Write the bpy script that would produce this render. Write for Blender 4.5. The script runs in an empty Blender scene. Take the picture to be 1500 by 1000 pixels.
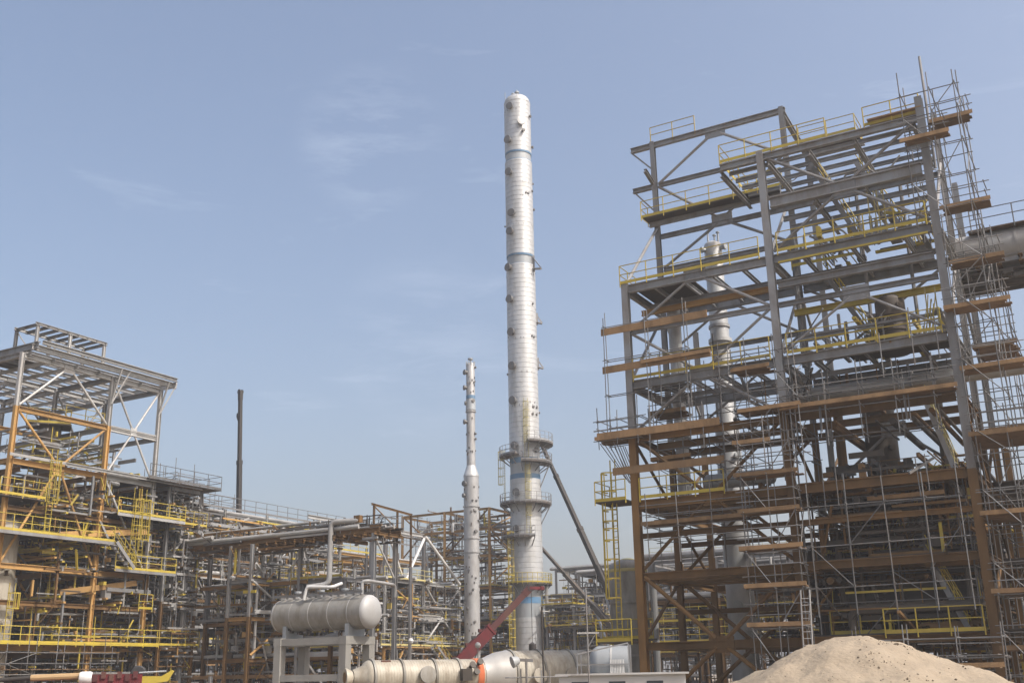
import bpy, math, random
from mathutils import Vector, Matrix, Quaternion
random.seed(7)
R = math.radians
scene = bpy.context.scene

# ------------------------------------------------------------------ camera
cam_data = bpy.data.cameras.new('camera')
cam = bpy.data.objects.new('camera', cam_data)
scene.collection.objects.link(cam)
cam_data.sensor_width = 36.0
cam_data.lens = 1580 / 1500 * 36.0
cam_data.clip_start = 0.1
cam_data.clip_end = 5000
cam.matrix_world = Matrix.Translation((0, 0, 2.0)) @ Matrix.Rotation(math.pi / 2 + R(17.2), 4, 'X') @ Matrix.Rotation(R(-1.08), 4, 'Z')
scene.camera = cam

# ------------------------------------------------------------------ sky and sun
SUN_AZ, SUN_EL = 124.0, 50.0          # clockwise from the view direction (+Y)
world = bpy.data.worlds.new('World')
scene.world = world
world.use_nodes = True
nt = world.node_tree
nt.nodes.clear()
out = nt.nodes.new('ShaderNodeOutputWorld')
bg = nt.nodes.new('ShaderNodeBackground')
sky = nt.nodes.new('ShaderNodeTexSky')
sky.sky_type = 'NISHITA'
sky.sun_disc = False
sky.sun_elevation = R(SUN_EL)
sky.sun_rotation = R(SUN_AZ)
sky.altitude = 0
sky.air_density = 1.0
sky.dust_density = 6.5
sky.ozone_density = 0.8
bg.inputs['Strength'].default_value = 0.15
# thin cirrus wisps, laid out by direction in the sky
tc = nt.nodes.new('ShaderNodeTexCoord')
mp = nt.nodes.new('ShaderNodeMapping')
mp.inputs['Scale'].default_value = (2.0, 2.0, 9.0)
mp.inputs['Rotation'].default_value = (0.10, 0.16, 0.3)
nz = nt.nodes.new('ShaderNodeTexNoise')
nz.inputs['Scale'].default_value = 2.2
nz.inputs['Detail'].default_value = 9
nz.inputs['Roughness'].default_value = 0.62
nz.inputs['Distortion'].default_value = 0.6
rp = nt.nodes.new('ShaderNodeValToRGB')
rp.color_ramp.elements[0].position = 0.60
rp.color_ramp.elements[0].color = (0, 0, 0, 1)
rp.color_ramp.elements[1].position = 0.86
rp.color_ramp.elements[1].color = (0.16, 0.16, 0.16, 1)
mx = nt.nodes.new('ShaderNodeMixRGB')
mx.inputs['Color2'].default_value = (6.0, 6.3, 6.9, 1)
nt.links.new(tc.outputs['Generated'], mp.inputs['Vector'])
nt.links.new(mp.outputs['Vector'], nz.inputs['Vector'])
nt.links.new(nz.outputs['Fac'], rp.inputs['Fac'])
# two denser wisps of the same cirrus, each round its own direction in the sky
acc = rp.outputs['Color']
for dvec, spread, amt in (((-0.1231, 0.877, 0.4645), 0.0030, 0.13), ((-0.0789, 0.9528, 0.2932), 0.0050, 0.09)):
    dot = nt.nodes.new('ShaderNodeVectorMath')
    dot.operation = 'DOT_PRODUCT'
    dot.inputs[1].default_value = dvec
    nt.links.new(tc.outputs['Generated'], dot.inputs[0])
    mr = nt.nodes.new('ShaderNodeMapRange')
    mr.interpolation_type = 'SMOOTHSTEP'
    mr.inputs['From Min'].default_value = 1 - spread
    mr.inputs['From Max'].default_value = 1.0
    mr.inputs['To Max'].default_value = amt
    nt.links.new(dot.outputs['Value'], mr.inputs['Value'])
    n2 = nt.nodes.new('ShaderNodeTexNoise')
    n2.inputs['Scale'].default_value = 5.0
    n2.inputs['Detail'].default_value = 10
    n2.inputs['Roughness'].default_value = 0.65
    nt.links.new(mp.outputs['Vector'], n2.inputs['Vector'])
    m2 = nt.nodes.new('ShaderNodeMapRange')
    m2.inputs['From Min'].default_value = 0.44
    m2.inputs['From Max'].default_value = 0.72
    nt.links.new(n2.outputs['Fac'], m2.inputs['Value'])
    mu = nt.nodes.new('ShaderNodeMath')
    mu.operation = 'MULTIPLY'
    nt.links.new(mr.outputs['Result'], mu.inputs[0])
    nt.links.new(m2.outputs['Result'], mu.inputs[1])
    ad = nt.nodes.new('ShaderNodeMath')
    ad.operation = 'ADD'
    nt.links.new(acc, ad.inputs[0])
    nt.links.new(mu.outputs['Value'], ad.inputs[1])
    acc = ad.outputs['Value']
nt.links.new(acc, mx.inputs['Fac'])
nt.links.new(sky.outputs['Color'], mx.inputs['Color1'])
nt.links.new(mx.outputs['Color'], bg.inputs['Color'])
nt.links.new(bg.outputs['Background'], out.inputs['Surface'])

sun_data = bpy.data.lights.new('sun', 'SUN')
sun_data.energy = 2.8
sun_data.angle = R(0.8)
sun_data.color = (1.0, 0.96, 0.91)
sun = bpy.data.objects.new('sun', sun_data)
scene.collection.objects.link(sun)
sd = Vector((math.sin(R(SUN_AZ)) * math.cos(R(SUN_EL)), math.cos(R(SUN_AZ)) * math.cos(R(SUN_EL)), math.sin(R(SUN_EL))))
sun.rotation_euler = sd.to_track_quat('Z', 'Y').to_euler()

scene.view_settings.view_transform = 'Standard'
scene.view_settings.look = 'None'
scene.view_settings.gamma = 1.0
scene.view_settings.exposure = 0.58
scene.cycles.max_bounces = 6
scene.cycles.diffuse_bounces = 3
scene.cycles.glossy_bounces = 2

# ------------------------------------------------------------------ materials
MATS = {}
ALB = 0.76


def mat(name, col, rough=0.6, metal=0.0, dirt=(0.16, 0.11, 0.07), damt=0.35, dscale=0.7, rnd=0.14, bump=0.0, bscale=20.0, streak=True):
    col = tuple(c * ALB for c in col)
    dirt = tuple(c * ALB for c in dirt)
    m = bpy.data.materials.new(name)
    m.use_nodes = True
    t = m.node_tree
    b = t.nodes['Principled BSDF']
    b.inputs['Metallic'].default_value = metal
    g = t.nodes.new('ShaderNodeNewGeometry')
    n1 = t.nodes.new('ShaderNodeTexNoise')
    n1.inputs['Scale'].default_value = dscale
    n1.inputs['Detail'].default_value = 7
    n1.inputs['Roughness'].default_value = 0.65
    mpn = t.nodes.new('ShaderNodeMapping')
    mpn.inputs['Scale'].default_value = (1, 1, 0.35 if streak else 1)
    t.links.new(g.outputs['Position'], mpn.inputs['Vector'])
    t.links.new(mpn.outputs['Vector'], n1.inputs['Vector'])
    r = t.nodes.new('ShaderNodeMapRange')
    r.inputs['From Min'].default_value = 0.42
    r.inputs['From Max'].default_value = 0.72
    r.inputs['To Min'].default_value = 0.0
    r.inputs['To Max'].default_value = damt
    t.links.new(n1.outputs['Fac'], r.inputs['Value'])
    mix = t.nodes.new('ShaderNodeMixRGB')
    mix.inputs['Color1'].default_value = (*col, 1)
    mix.inputs['Color2'].default_value = (*dirt, 1)
    t.links.new(r.outputs['Result'], mix.inputs['Fac'])
    oi = t.nodes.new('ShaderNodeObjectInfo')
    rr = t.nodes.new('ShaderNodeMapRange')
    rr.inputs['To Min'].default_value = 1 - rnd
    rr.inputs['To Max'].default_value = 1 + rnd
    t.links.new(oi.outputs['Random'], rr.inputs['Value'])
    hsv = t.nodes.new('ShaderNodeHueSaturation')
    t.links.new(rr.outputs['Result'], hsv.inputs['Value'])
    t.links.new(mix.outputs['Color'], hsv.inputs['Color'])
    t.links.new(hsv.outputs['Color'], b.inputs['Base Color'])
    r2 = t.nodes.new('ShaderNodeMapRange')
    r2.inputs['To Min'].default_value = max(0.05, rough - 0.15)
    r2.inputs['To Max'].default_value = min(1, rough + 0.2)
    t.links.new(n1.outputs['Fac'], r2.inputs['Value'])
    t.links.new(r2.outputs['Result'], b.inputs['Roughness'])
    if bump > 0:
        n2 = t.nodes.new('ShaderNodeTexNoise')
        n2.inputs['Scale'].default_value = bscale
        n2.inputs['Detail'].default_value = 6
        t.links.new(g.outputs['Position'], n2.inputs['Vector'])
        bp = t.nodes.new('ShaderNodeBump')
        bp.inputs['Strength'].default_value = bump
        bp.inputs['Distance'].default_value = 0.05
        t.links.new(n2.outputs['Fac'], bp.inputs['Height'])
        t.links.new(bp.outputs['Normal'], b.inputs['Normal'])
    MATS[name] = m
    return m


mat('galv', (0.29, 0.295, 0.30), 0.55, 0.2, dirt=(0.15, 0.10, 0.06), damt=0.55, rnd=0.22, dscale=1.4)
mat('pale', (0.47, 0.47, 0.46), 0.5, 0.1, damt=0.4, rnd=0.2)
mat('rust', (0.185, 0.098, 0.027), 0.75, 0, dirt=(0.06, 0.036, 0.016), damt=0.7, rnd=0.28)
mat('ochre', (0.46, 0.27, 0.085), 0.7, 0, dirt=(0.22, 0.12, 0.05), damt=0.55, rnd=0.25)
mat('yellow', (0.52, 0.40, 0.045), 0.5, 0, dirt=(0.30, 0.21, 0.06), damt=0.6)
mat('faded', (0.50, 0.43, 0.16), 0.6, 0, dirt=(0.35, 0.30, 0.18), damt=0.5)
mat('tube', (0.20, 0.205, 0.21), 0.6, 0.2, damt=0.55, rnd=0.35, dscale=2.0)
mat('wood', (0.34, 0.21, 0.10), 0.85, 0, dirt=(0.13, 0.08, 0.04), damt=0.75, rnd=0.3, bump=0.3, dscale=1.4)
mat('deckwood', (0.20, 0.125, 0.065), 0.9, 0, dirt=(0.09, 0.055, 0.03), damt=0.7, rnd=0.3, dscale=1.4)  # wood darkened for dirt and for the shaded undersides of decks
mat('grate', (0.065, 0.06, 0.055), 0.7, 0.1, damt=0.5)
mat('pipe', (0.42, 0.42, 0.41), 0.5, 0.2, damt=0.45, rnd=0.3)
mat('darkpipe', (0.065, 0.055, 0.045), 0.6, 0.1, damt=0.4, rnd=0.3)  # dark pipes and fittings; also stands in for shade inside the right frame
mat('clad', (0.57, 0.58, 0.585), 0.48, 0.35, dirt=(0.32, 0.31, 0.28), damt=0.6, dscale=1.0, bump=0.2, bscale=1.1, rnd=0.05)
mat('fitting', (0.14, 0.14, 0.14), 0.5, 0.2, damt=0.4)
mat('bare', (0.40, 0.43, 0.45), 0.5, 0.2, damt=0.3)
mat('blue', (0.09, 0.22, 0.38), 0.6, 0, dirt=(0.3,0.33,0.35), damt=0.5)
mat('column', (0.45, 0.45, 0.45), 0.45, 0.3, dirt=(0.2, 0.185, 0.16), damt=0.65, dscale=1.2, rnd=0.05)
mat('drum', (0.30, 0.288, 0.258), 0.55, 0.15, dirt=(0.15, 0.125, 0.09), damt=0.8, dscale=1.5, bump=0.25, bscale=1.6)  # dirty shell, also darkened to stand in for the drum's shaded side
mat('headsunlit', (0.62, 0.62, 0.61), 0.5, 0.1, damt=0.25)  # drum ends whitened to stand in for sunlight on the right end
mat('beige', (0.47, 0.43, 0.35), 0.55, 0.05, dirt=(0.24, 0.19, 0.13), damt=0.75, dscale=2.2, bump=0.2, bscale=2.0)
mat('steelcone', (0.60, 0.58, 0.54), 0.4, 0.2, damt=0.3)
mat('concrete', (0.36, 0.35, 0.32), 0.9, 0, dirt=(0.24, 0.22, 0.19), damt=0.5, bump=0.3, bscale=6)
mat('red', (0.15, 0.009, 0.014), 0.75, 0, dirt=(0.05, 0.018, 0.018), damt=0.7, dscale=2.5)
mat('darkred', (0.09, 0.018, 0.018), 0.75, 0, damt=0.5)
mat('black', (0.03, 0.03, 0.032), 0.6, 0, damt=0.3)
mat('boomgrey', (0.035, 0.031, 0.029), 0.85, 0.0, damt=0.2)
mat('tan', (0.50, 0.33, 0.16), 0.6, 0, damt=0.3)
mat('netorange', (0.62, 0.16, 0.06), 0.8, 0, damt=0.2)
mat('white', (0.62, 0.62, 0.61), 0.5, 0, dirt=(0.5, 0.46, 0.38), damt=0.35)
mat('glass', (0.04, 0.05, 0.06), 0.1, 0, damt=0.1)
mat('sand', (0.35, 0.285, 0.205), 0.95, 0, dirt=(0.27, 0.215, 0.15), damt=0.7, dscale=1.1, rnd=0.0, bump=0.9, bscale=7, streak=False)
mat('clod', (0.17, 0.125, 0.08), 0.95, 0, damt=0.3, rnd=0.3)
mat('soil', (0.30, 0.235, 0.16), 0.95, 0, damt=0.6, dscale=0.1, rnd=0, bump=0.5, bscale=3, streak=False)

# ------------------------------------------------------------------ mesh helpers
col = scene.collection
MC = {}


def finish(me, m, smooth=True):
    if m:
        me.materials.append(MATS[m])
    if smooth:
        me.shade_smooth()
        me.set_sharp_from_angle(angle=R(35))
    return me


def unit(kind, m):
    """a shared mesh one metre long along X, one metre wide and high"""
    k = (kind, m)
    if k in MC:
        return MC[k]
    if kind == 'box':
        prof = [(-.5, -.5), (.5, -.5), (.5, .5), (-.5, .5)]
    elif kind == 'I':
        a, b = .38, .05
        prof = [(-.5, -.5), (.5, -.5), (.5, -a), (b, -a), (b, a), (.5, a), (.5, .5), (-.5, .5), (-.5, a), (-b, a), (-b, -a), (-.5, -a)]
    elif kind == 'H':
        a, b = .42, .05
        prof = [(-.5, -.5), (.5, -.5), (.5, -a), (b, -a), (b, a), (.5, a), (.5, .5), (-.5, .5), (-.5, a), (-b, a), (-b, -a), (-.5, -a)]
    elif kind == 'C':
        prof = [(-.5, -.5), (.5, -.5), (.5, -.38), (-.3, -.38), (-.3, .38), (.5, .38), (.5, .5), (-.5, .5)]
    else:
        n = int(kind[4:])
        prof = [(.5 * math.cos(2 * math.pi * i / n), .5 * math.sin(2 * math.pi * i / n)) for i in range(n)]
    n = len(prof)
    v = [(0, y, z) for y, z in prof] + [(1, y, z) for y, z in prof]
    f = [(i, i + n, (i + 1) % n + n, (i + 1) % n) for i in range(n)]
    if kind in ('I', 'H'):
        f += [(0, 1, 2, 11), (5, 6, 7, 8), (3, 4, 9, 10), (12, 23, 14, 13), (17, 20, 19, 18), (15, 22, 21, 16)]
    else:
        f += [tuple(range(n))[::1], tuple(range(n, 2 * n))[::-1]]
    f = [tuple(reversed(q)) for q in f]
    me = bpy.data.meshes.new(kind)
    me.from_pydata(v, [], f)
    finish(me, m, kind.startswith('tube'))
    MC[k] = me
    return me


def link(name, me, parent=None, loc=(0, 0, 0), quat=None, scale=None):
    o = bpy.data.objects.new(name, me)
    col.objects.link(o)
    if parent:
        o.parent = parent
    o.location = loc
    if quat:
        o.rotation_mode = 'QUATERNION'
        o.rotation_quaternion = quat
    if scale:
        o.scale = scale
    return o


def frame_of(d):
    x = d.normalized()
    up = Vector((0, 0, 1)) if abs(x.z) < 0.999 else Vector((0, 1, 0))
    y = up.cross(x).normalized()
    z = x.cross(y)
    return x, y, z


def bar(name, kind, m, parent, p0, p1, w, h=None):
    p0, p1 = Vector(p0), Vector(p1)
    d = p1 - p0
    x, y, z = frame_of(d)
    q = Matrix((x, y, z)).transposed().to_quaternion()
    return link(name, unit(kind, m), parent, p0, q, (d.length, w, h or w))


class MB:
    """collects pieces that belong to one part, links them as one mesh"""

    def __init__(s):
        s.v, s.f = [], []

    def add(s, v, f):
        n = len(s.v)
        s.v += [tuple(p) for p in v]
        s.f += [tuple(i + n for i in q) for q in f]
        return s

    def bar(s, p0, p1, w, h=None, n=4):
        p0, p1 = Vector(p0), Vector(p1)
        if (p1 - p0).length < 1e-6:
            return s
        h = h or w
        x, y, z = frame_of(p1 - p0)
        if n == 4:
            pr = [(-.5, -.5), (.5, -.5), (.5, .5), (-.5, .5)]
        else:
            pr = [(.5 * math.cos(2 * math.pi * i / n), .5 * math.sin(2 * math.pi * i / n)) for i in range(n)]
        v = [p0 + y * a * w + z * b * h for a, b in pr] + [p1 + y * a * w + z * b * h for a, b in pr]
        k = len(pr)
        f = [(i, (i + 1) % k, (i + 1) % k + k, i + k) for i in range(k)] + [tuple(range(k))[::-1], tuple(range(k, 2 * k))]
        return s.add(v, f)

    def tube(s, p0, p1, r, n=6):
        return s.bar(p0, p1, 2 * r, 2 * r, n)

    def box(s, c, d):
        c = Vector(c)
        return s.bar(c - Vector((d[0] / 2, 0, 0)), c + Vector((d[0] / 2, 0, 0)), d[1], d[2])

    def lathe(s, prof, n=24, mtx=None):
        """prof: (radius, height) up the local Z axis"""
        mtx = mtx or Matrix()
        v, f = [], []
        for r, z in prof:
            for i in range(n):
                a = 2 * math.pi * i / n
                v.append(mtx @ Vector((r * math.cos(a), r * math.sin(a), z)))
        for k in range(len(prof) - 1):
            for i in range(n):
                j = (i + 1) % n
                f.append((k * n + i, k * n + j, (k + 1) * n + j, (k + 1) * n + i))
        if prof[0][0] > 1e-4:
            f.append(tuple(range(n))[::-1])
        if prof[-1][0] > 1e-4:
            f.append(tuple(range((len(prof) - 1) * n, len(prof) * n)))
        return s.add(v, f)

    def sweep(s, pts, r, n=8, bend=None):
        pts = [Vector(p) for p in pts]
        bend = bend or r * 3
        path = [pts[0]]
        for i in range(1, len(pts) - 1):
            a, b, c = pts[i - 1], pts[i], pts[i + 1]
            d0, d1 = (a - b), (c - b)
            t = min(bend, d0.length * .45, d1.length * .45)
            p, q = b + d0.normalized() * t, b + d1.normalized() * t
            for k in range(6):
                u = k / 5
                path.append(p * (1 - u) ** 2 + b * 2 * u * (1 - u) + q * u * u)
        path.append(pts[-1])
        v, f = [], []
        x0, y, z = frame_of(path[1] - path[0])
        for i, p in enumerate(path):
            if i == 0:
                d = path[1] - path[0]
            elif i == len(path) - 1:
                d = path[-1] - path[-2]
            else:
                d = path[i + 1] - path[i - 1]
            d = d.normalized()
            y = (y - d * y.dot(d)).normalized()
            z = d.cross(y)
            for k in range(n):
                a = 2 * math.pi * k / n
                v.append(p + y * r * math.cos(a) + z * r * math.sin(a))
        for i in range(len(path) - 1):
            for k in range(n):
                f.append((i * n + k, i * n + (k + 1) % n, (i + 1) * n + (k + 1) % n, (i + 1) * n + k))
        f.append(tuple(range(n))[::-1])
        f.append(tuple(range((len(path) - 1) * n, len(path) * n)))
        return s.add(v, f)

    def build(s, name, m, parent=None, loc=(0, 0, 0), smooth=True):
        me = bpy.data.meshes.new(name)
        me.from_pydata(s.v, [], s.f)
        finish(me, m, smooth)
        return link(name, me, parent, loc)


AXR = R(-30)                      # the plant grid: x to the right and nearer, y to the right and farther


def G(x, y, z=0):
    return Vector((x * math.cos(AXR) - y * math.sin(AXR), x * math.sin(AXR) + y * math.cos(AXR), z))


def thing(name, label, cat, loc=(0, 0, 0), rz=AXR, group=None):
    o = bpy.data.objects.new(name, None)
    o.empty_display_size = 0.5
    col.objects.link(o)
    o.location = loc
    o.rotation_euler = (0, 0, rz)
    tag(o, label, cat, group)
    return o


def tag(o, label, cat, group=None):
    o['label'] = label
    o['category'] = cat
    if group:
        o['group'] = group
    return o


def V(*a):
    return Vector(a)


def turned(d):
    """matrix that turns local Z to direction d"""
    return Vector(d).to_track_quat('Z', 'Y').to_matrix().to_4x4()


# ------------------------------------------------------------------ builders
def handrail(par, pts, m='yellow', posts=True, h=1.1, sp=1.5, toe=True):
    mb = MB()
    pts = [Vector(p) for p in pts]
    PP = []
    for a, b in zip(pts[:-1], pts[1:]):
        for k in (h, h * .52):
            mb.tube(a + V(0, 0, k), b + V(0, 0, k), .028, 5)
        if toe:
            mb.bar(a + V(0, 0, .09), b + V(0, 0, .09), .02, .17)
        n = max(1, round((b - a).length / sp))
        for i in range(n + (1 if b is pts[-1] else 0)):
            PP.append(a.lerp(b, i / n))
    if not posts:
        for p in PP:
            mb.tube(p - V(0, 0, .15), p + V(0, 0, h), .03, 5)
    o = mb.build('handrail', m, par)
    if posts:
        for p in PP:
            bar('post', 'tube6', m, o, p - V(0, 0, .18), p + V(0, 0, h), .065)
    return o


def plate(par, x0, x1, y0, y1, z, m='grate', t=.06, name='floor_grating'):
    return bar(name, 'box', m, par, (x0, (y0 + y1) / 2, z), (x1, (y0 + y1) / 2, z), abs(y1 - y0), t)


def brace2(par, a, b, m, w=.2, kind='tube8'):
    return bar('brace', kind, m, par, a, b, w)


def gusset(par, c, axis, m, w=.9, h=.7):
    d = (w, .05, h) if axis == 'x' else (.05, w, h)
    return MB().box(c, d).build('gusset_plate', m, par, smooth=False)


def ladder(par, x, y, z0, z1, out, m='yellow', cage=True):
    """out: unit vector (x, y) from the wall towards the climber"""
    ox, oy = out
    sx, sy = -oy, ox
    mb = MB()
    for s in (-.23, .23):
        mb.bar((x + sx * s, y + sy * s, z0), (x + sx * s, y + sy * s, z1 + 1.0), .06, .03)
    z = z0 + .3
    while z < z1:
        mb.tube((x - sx * .23, y - sy * .23, z), (x + sx * .23, y + sy * .23, z), .014, 4)
        z += .3
    o = mb.build('ladder', m, par)
    if cage:
        mc = MB()
        cz = z0 + 2.2
        hoops = []
        while cz < z1 + 1.0:
            ring = []
            for i in range(9):
                a = math.pi * (i / 8)
                r = .38
                ring.append(V(x + sx * r * math.cos(a) + ox * (.12 + .62 * math.sin(a)), y + sy * r * math.cos(a) + oy * (.12 + .62 * math.sin(a)), cz))
            for p, q in zip(ring[:-1], ring[1:]):
                mc.bar(p, q, .02, .07)
            hoops.append(ring)
            cz += 1.0
        if len(hoops) > 1:
            for i in (1, 3, 4, 5, 7):
                mc.bar(hoops[0][i], hoops[-1][i], .05, .03)
            mc.build('safety_cage', m, o)
    return o


def stair(par, p0, p1, w, m='galv', rail='yellow', side='y'):
    p0, p1 = Vector(p0), Vector(p1)
    d = p1 - p0
    s = V(0, 1, 0) if side == 'y' else V(1, 0, 0)
    st = bpy.data.objects.new('stair', None)
    st.empty_display_size = .3
    col.objects.link(st)
    st.parent = par
    for k in (-.5, .5):
        bar('stringer', 'box', m, st, p0 + s * w * k, p1 + s * w * k, .05, .25)
    n = max(3, int(abs(d.z) / .25))
    for i in range(1, n):
        p = p0 + d * (i / n)
        bar('tread', 'box', m, st, p - s * w * .47, p + s * w * .47, .26, .04)
    for k in (-.5, .5):
        mb = MB()
        for hh in (1.0, .55):
            mb.tube(p0 + s * w * k + V(0, 0, hh), p1 + s * w * k + V(0, 0, hh), .028, 5)
        for i in range(0, n + 1, 4):
            p = p0 + d * (i / n) + s * w * k
            mb.tube(p, p + V(0, 0, 1.0), .028, 5)
        mb.build('handrail', rail, st)
    return st


def scaffold(label, gx, gy, xs, ys, z0, z1, lifts, decks, brace=True, top=1.2, rails=True, skirt=(), group=None, z_base=0, deckm='wood', fringe=.35):
    """tube and plank scaffold; local x = grid x, local y = grid y; decks: (z, i0, i1, j0, j1)"""
    t = thing('scaffold', label, 'scaffold', G(gx, gy, z_base), group=group)
    for x in xs:
        for y in ys:
            bar('standard', 'tube6', 'tube', t, (x + random.uniform(-.03, .03), y, z0 - random.uniform(0, .3)), (x + random.uniform(-.06, .06), y, z1 + random.uniform(.2, top)), .055)
    for z in lifts:
        for y in ys:
            bar('ledger', 'tube6', 'tube', t, (xs[0] - random.uniform(.1, fringe), y + .05, z + random.uniform(-.04, .04)), (xs[-1] + random.uniform(.1, fringe), y + .05, z + random.uniform(-.04, .04)), .05)
        for x in xs:
            bar('transom', 'tube6', 'tube', t, (x + .05, ys[0] - random.uniform(.1, fringe), z + .05), (x + .05, ys[-1] + random.uniform(.1, fringe), z + .05), .05)
    if brace:
        for k, (a, b) in enumerate(zip(lifts[:-1], lifts[1:])):
            i = k % max(1, len(xs) - 1)
            if len(xs) > 1:
                p, q = (xs[i], xs[i + 1]) if k % 2 else (xs[i + 1], xs[i])
                bar('brace', 'tube6', 'tube', t, (p, ys[0] - .06, a), (q, ys[0] - .06, b), .05)
            if len(ys) > 1:
                p, q = (ys[0], ys[1]) if k % 2 else (ys[1], ys[0])
                bar('brace', 'tube6', 'tube', t, (xs[-1] + .06, p, a), (xs[-1] + .06, q, b), .05)
    for z, xa, xb, ya, yb in decks:
        mb = MB()
        n = max(2, int(abs(yb - ya) / .24))
        for k in range(n):
            yy = ya + (yb - ya) * (k + .5) / n
            mb.box(((xa + xb) / 2 + random.uniform(-.12, .12), yy, z + .06 + random.uniform(0, .02)), (xb - xa + random.uniform(0, .3), abs(yb - ya) / n * .93, .05))
        mb.build('plank_deck', 'deckwood', t, smooth=False)
        bar('toe_board', 'box', deckm, t, (xa - .15, ya - .02, z + .17), (xb + .2, ya - .02, z + .17 + random.uniform(-.03, .03)), .04, .2)
        if rails:
            for hh in (.6, 1.1):
                bar('guard_rail', 'tube6', 'tube', t, (xa - .2, ya, z + hh), (xb + .25, ya, z + hh + random.uniform(-.04, .04)), .05)
                bar('guard_rail', 'tube6', 'tube', t, (xb, ya - .15, z + hh), (xb, yb + .2, z + hh), .05)
    for z, xa, xb, y in skirt:
        bar('fascia_board', 'box', deckm, t, (xa, y, z), (xb, y, z), .05, .40)
    return t


def pipe_thing(name, label, pts, r, m='pipe', cat='pipe', n=12, flanges=(), bend=None):
    t = thing(name, label, cat, pts[0], rz=0)
    o = Vector(pts[0])
    MB().sweep([Vector(p) - o for p in pts], r, n, bend).build('pipe_run', m, t)
    for p, d in flanges:
        MB().lathe([(r * 1.5, -.06), (r * 1.5, .06)], 14, Matrix.Translation(Vector(p) - o) @ turned(d)).build('flange', m, t)
    return t


def head(r, n=6, k=.5):
    """2:1 elliptical head profile, from rim up to the crown"""
    return [(r * math.cos(math.pi / 2 * i / n), r * k * math.sin(math.pi / 2 * i / n)) for i in range(n + 1)]


def vessel_v(name, label, loc, r, h, m='column', cat='vessel', skirt=1.5, rings=(), nozzles=(), manways=(), rz=0, taper=None):
    """a standing vessel on a skirt; nozzles: (z, azimuth deg, radius, length)"""
    t = thing(name, label, cat, loc, rz)
    hp = [(q, z) for q, z in head(r)]
    prof = [(r * 1.0, 0.0), (r, skirt)] + [(r, skirt + (h - skirt - r * .5) * i / 8) for i in range(1, 9)]
    prof += [(q, h - r * .5 + z) for q, z in hp[1:]]
    MB().lathe(prof, 40).build('shell', m, t)
    for z in rings:
        MB().lathe([(r, z - .06), (r + .07, z - .06), (r + .07, z + .06), (r, z + .06)], 40).build('stiffener_ring', m, t)
    nozzles_on(t, r, nozzles, m)
    return t


def nozzles_on(t, r, nozzles, m, name='nozzle'):
    for z, az, rr, ln in nozzles:
        a = R(az)
        d = V(math.sin(a), -math.cos(a), 0)        # azimuth 0 faces the camera, + to the right
        mt = Matrix.Translation(d * (r - .1) + V(0, 0, z)) @ turned(d)
        L = ln + .1
        MB().lathe([(rr * .72, 0), (rr * .72, L - .14), (rr, L - .14), (rr, L - .07), (rr * .96, L - .06), (rr * .96, L), (rr * .3, L + .02)], 14, mt).build(name, m, t)


def vessel_h(name, label, loc, rz, r, L, m='drum', cat='vessel', hm=None):
    """a lying vessel, axis along local x, centre at loc"""
    t = thing(name, label, cat, loc, rz)
    mt = Matrix.Rotation(math.pi / 2, 4, 'Y')
    prof = [(r, -L / 2 + L * i / 12) for i in range(13)]
    MB().lathe(prof, 40, mt).build('shell', m, t)
    for s in (1, -1):
        h = MB().lathe([(r + .004, -.02)] + head(r + .004, 8, .5), 40, Matrix.Translation((s * L / 2, 0, 0)) @ Matrix.Rotation(s * math.pi / 2, 4, 'Y'))
        h.build('head', hm or m, t)
    return t


def clutter(par, x0, x1, y0, y1, z0, z1, n, seed, mix=(('tube', 4), ('pipe', 4), ('pale', 3), ('galv', 3), ('rust', 2), ('ochre', 2), ('yellow', 2), ('darkpipe', 2)), lvls=None):
    """small-bore pipework, cable trays, valves and props too fine to pick apart"""
    rn = random.Random(seed)
    tot = sum(w for _, w in mix)
    for m, w in mix:
        mb = MB()
        for k in range(int(n * w / tot)):
            x, y = rn.uniform(x0, x1), rn.uniform(y0, y1)
            z = rn.uniform(z0, z1)
            if lvls and rn.random() < .5:
                z = rn.choice(lvls) + rn.uniform(-.5, 1.3)
            u = rn.random()
            t = rn.choice((.04, .05, .05, .07, .1, .14))
            if u < .07:
                mb.bar((x, y, z), (min(x1, x + rn.uniform(3, 8)), y, z), .2, .13)
            elif u < .16:
                mb.bar((x, y, z), (x, min(y1, y + rn.uniform(3, 9)), z), .2, .13)
            elif u < .33:
                mb.bar((x, y, z), (min(x1, x + rn.uniform(.8, 5)), y, z), t, t * rn.choice((1, 1, 2)))
            elif u < .58:
                mb.bar((x, y, z), (x, min(y1, y + rn.uniform(.8, 6)), z), t, t * rn.choice((1, 1, 2)))
            elif u < .83:
                mb.bar((x, y, z), (x, y, min(z1, z + rn.uniform(.6, 3.6))), t)
            elif u < .91:
                mb.bar((x, y, z), (min(x1, x + rn.uniform(-1.5, 1.5)), min(y1, y + rn.uniform(-2, 2)), min(z1, z + rn.uniform(.6, 2.5))), t)
            else:
                mb.box((x, y, z), (rn.uniform(.15, .6), rn.uniform(.15, .6), rn.uniform(.15, .6)))
        o = mb.build('small_pipework', m, par, smooth=False)
        o['kind'] = 'stuff'


# ------------------------------------------------------------------ the setting: ground and air
gr = MB()
gr.v = [(-900, -300, 0), (900, -300, 0), (900, 1200, 0), (-900, 1200, 0)]
gr.f = [(0, 1, 2, 3)]
g_o = gr.build('ground', 'soil', smooth=False)
g_o['kind'] = 'structure'

# ------------------------------------------------------------------ right-hand steel structure
RX, RY = -23.2, 53.15                              # grid position of its front left column
rs = thing('steel_structure', 'tall multi-storey steel frame at right, grey above and rust brown below', 'steel structure', G(RX, RY))
XS = [0, 8.4, 16.8]
YS = [0, 5.5, 11.0]
SPLIT = 14.6


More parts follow.
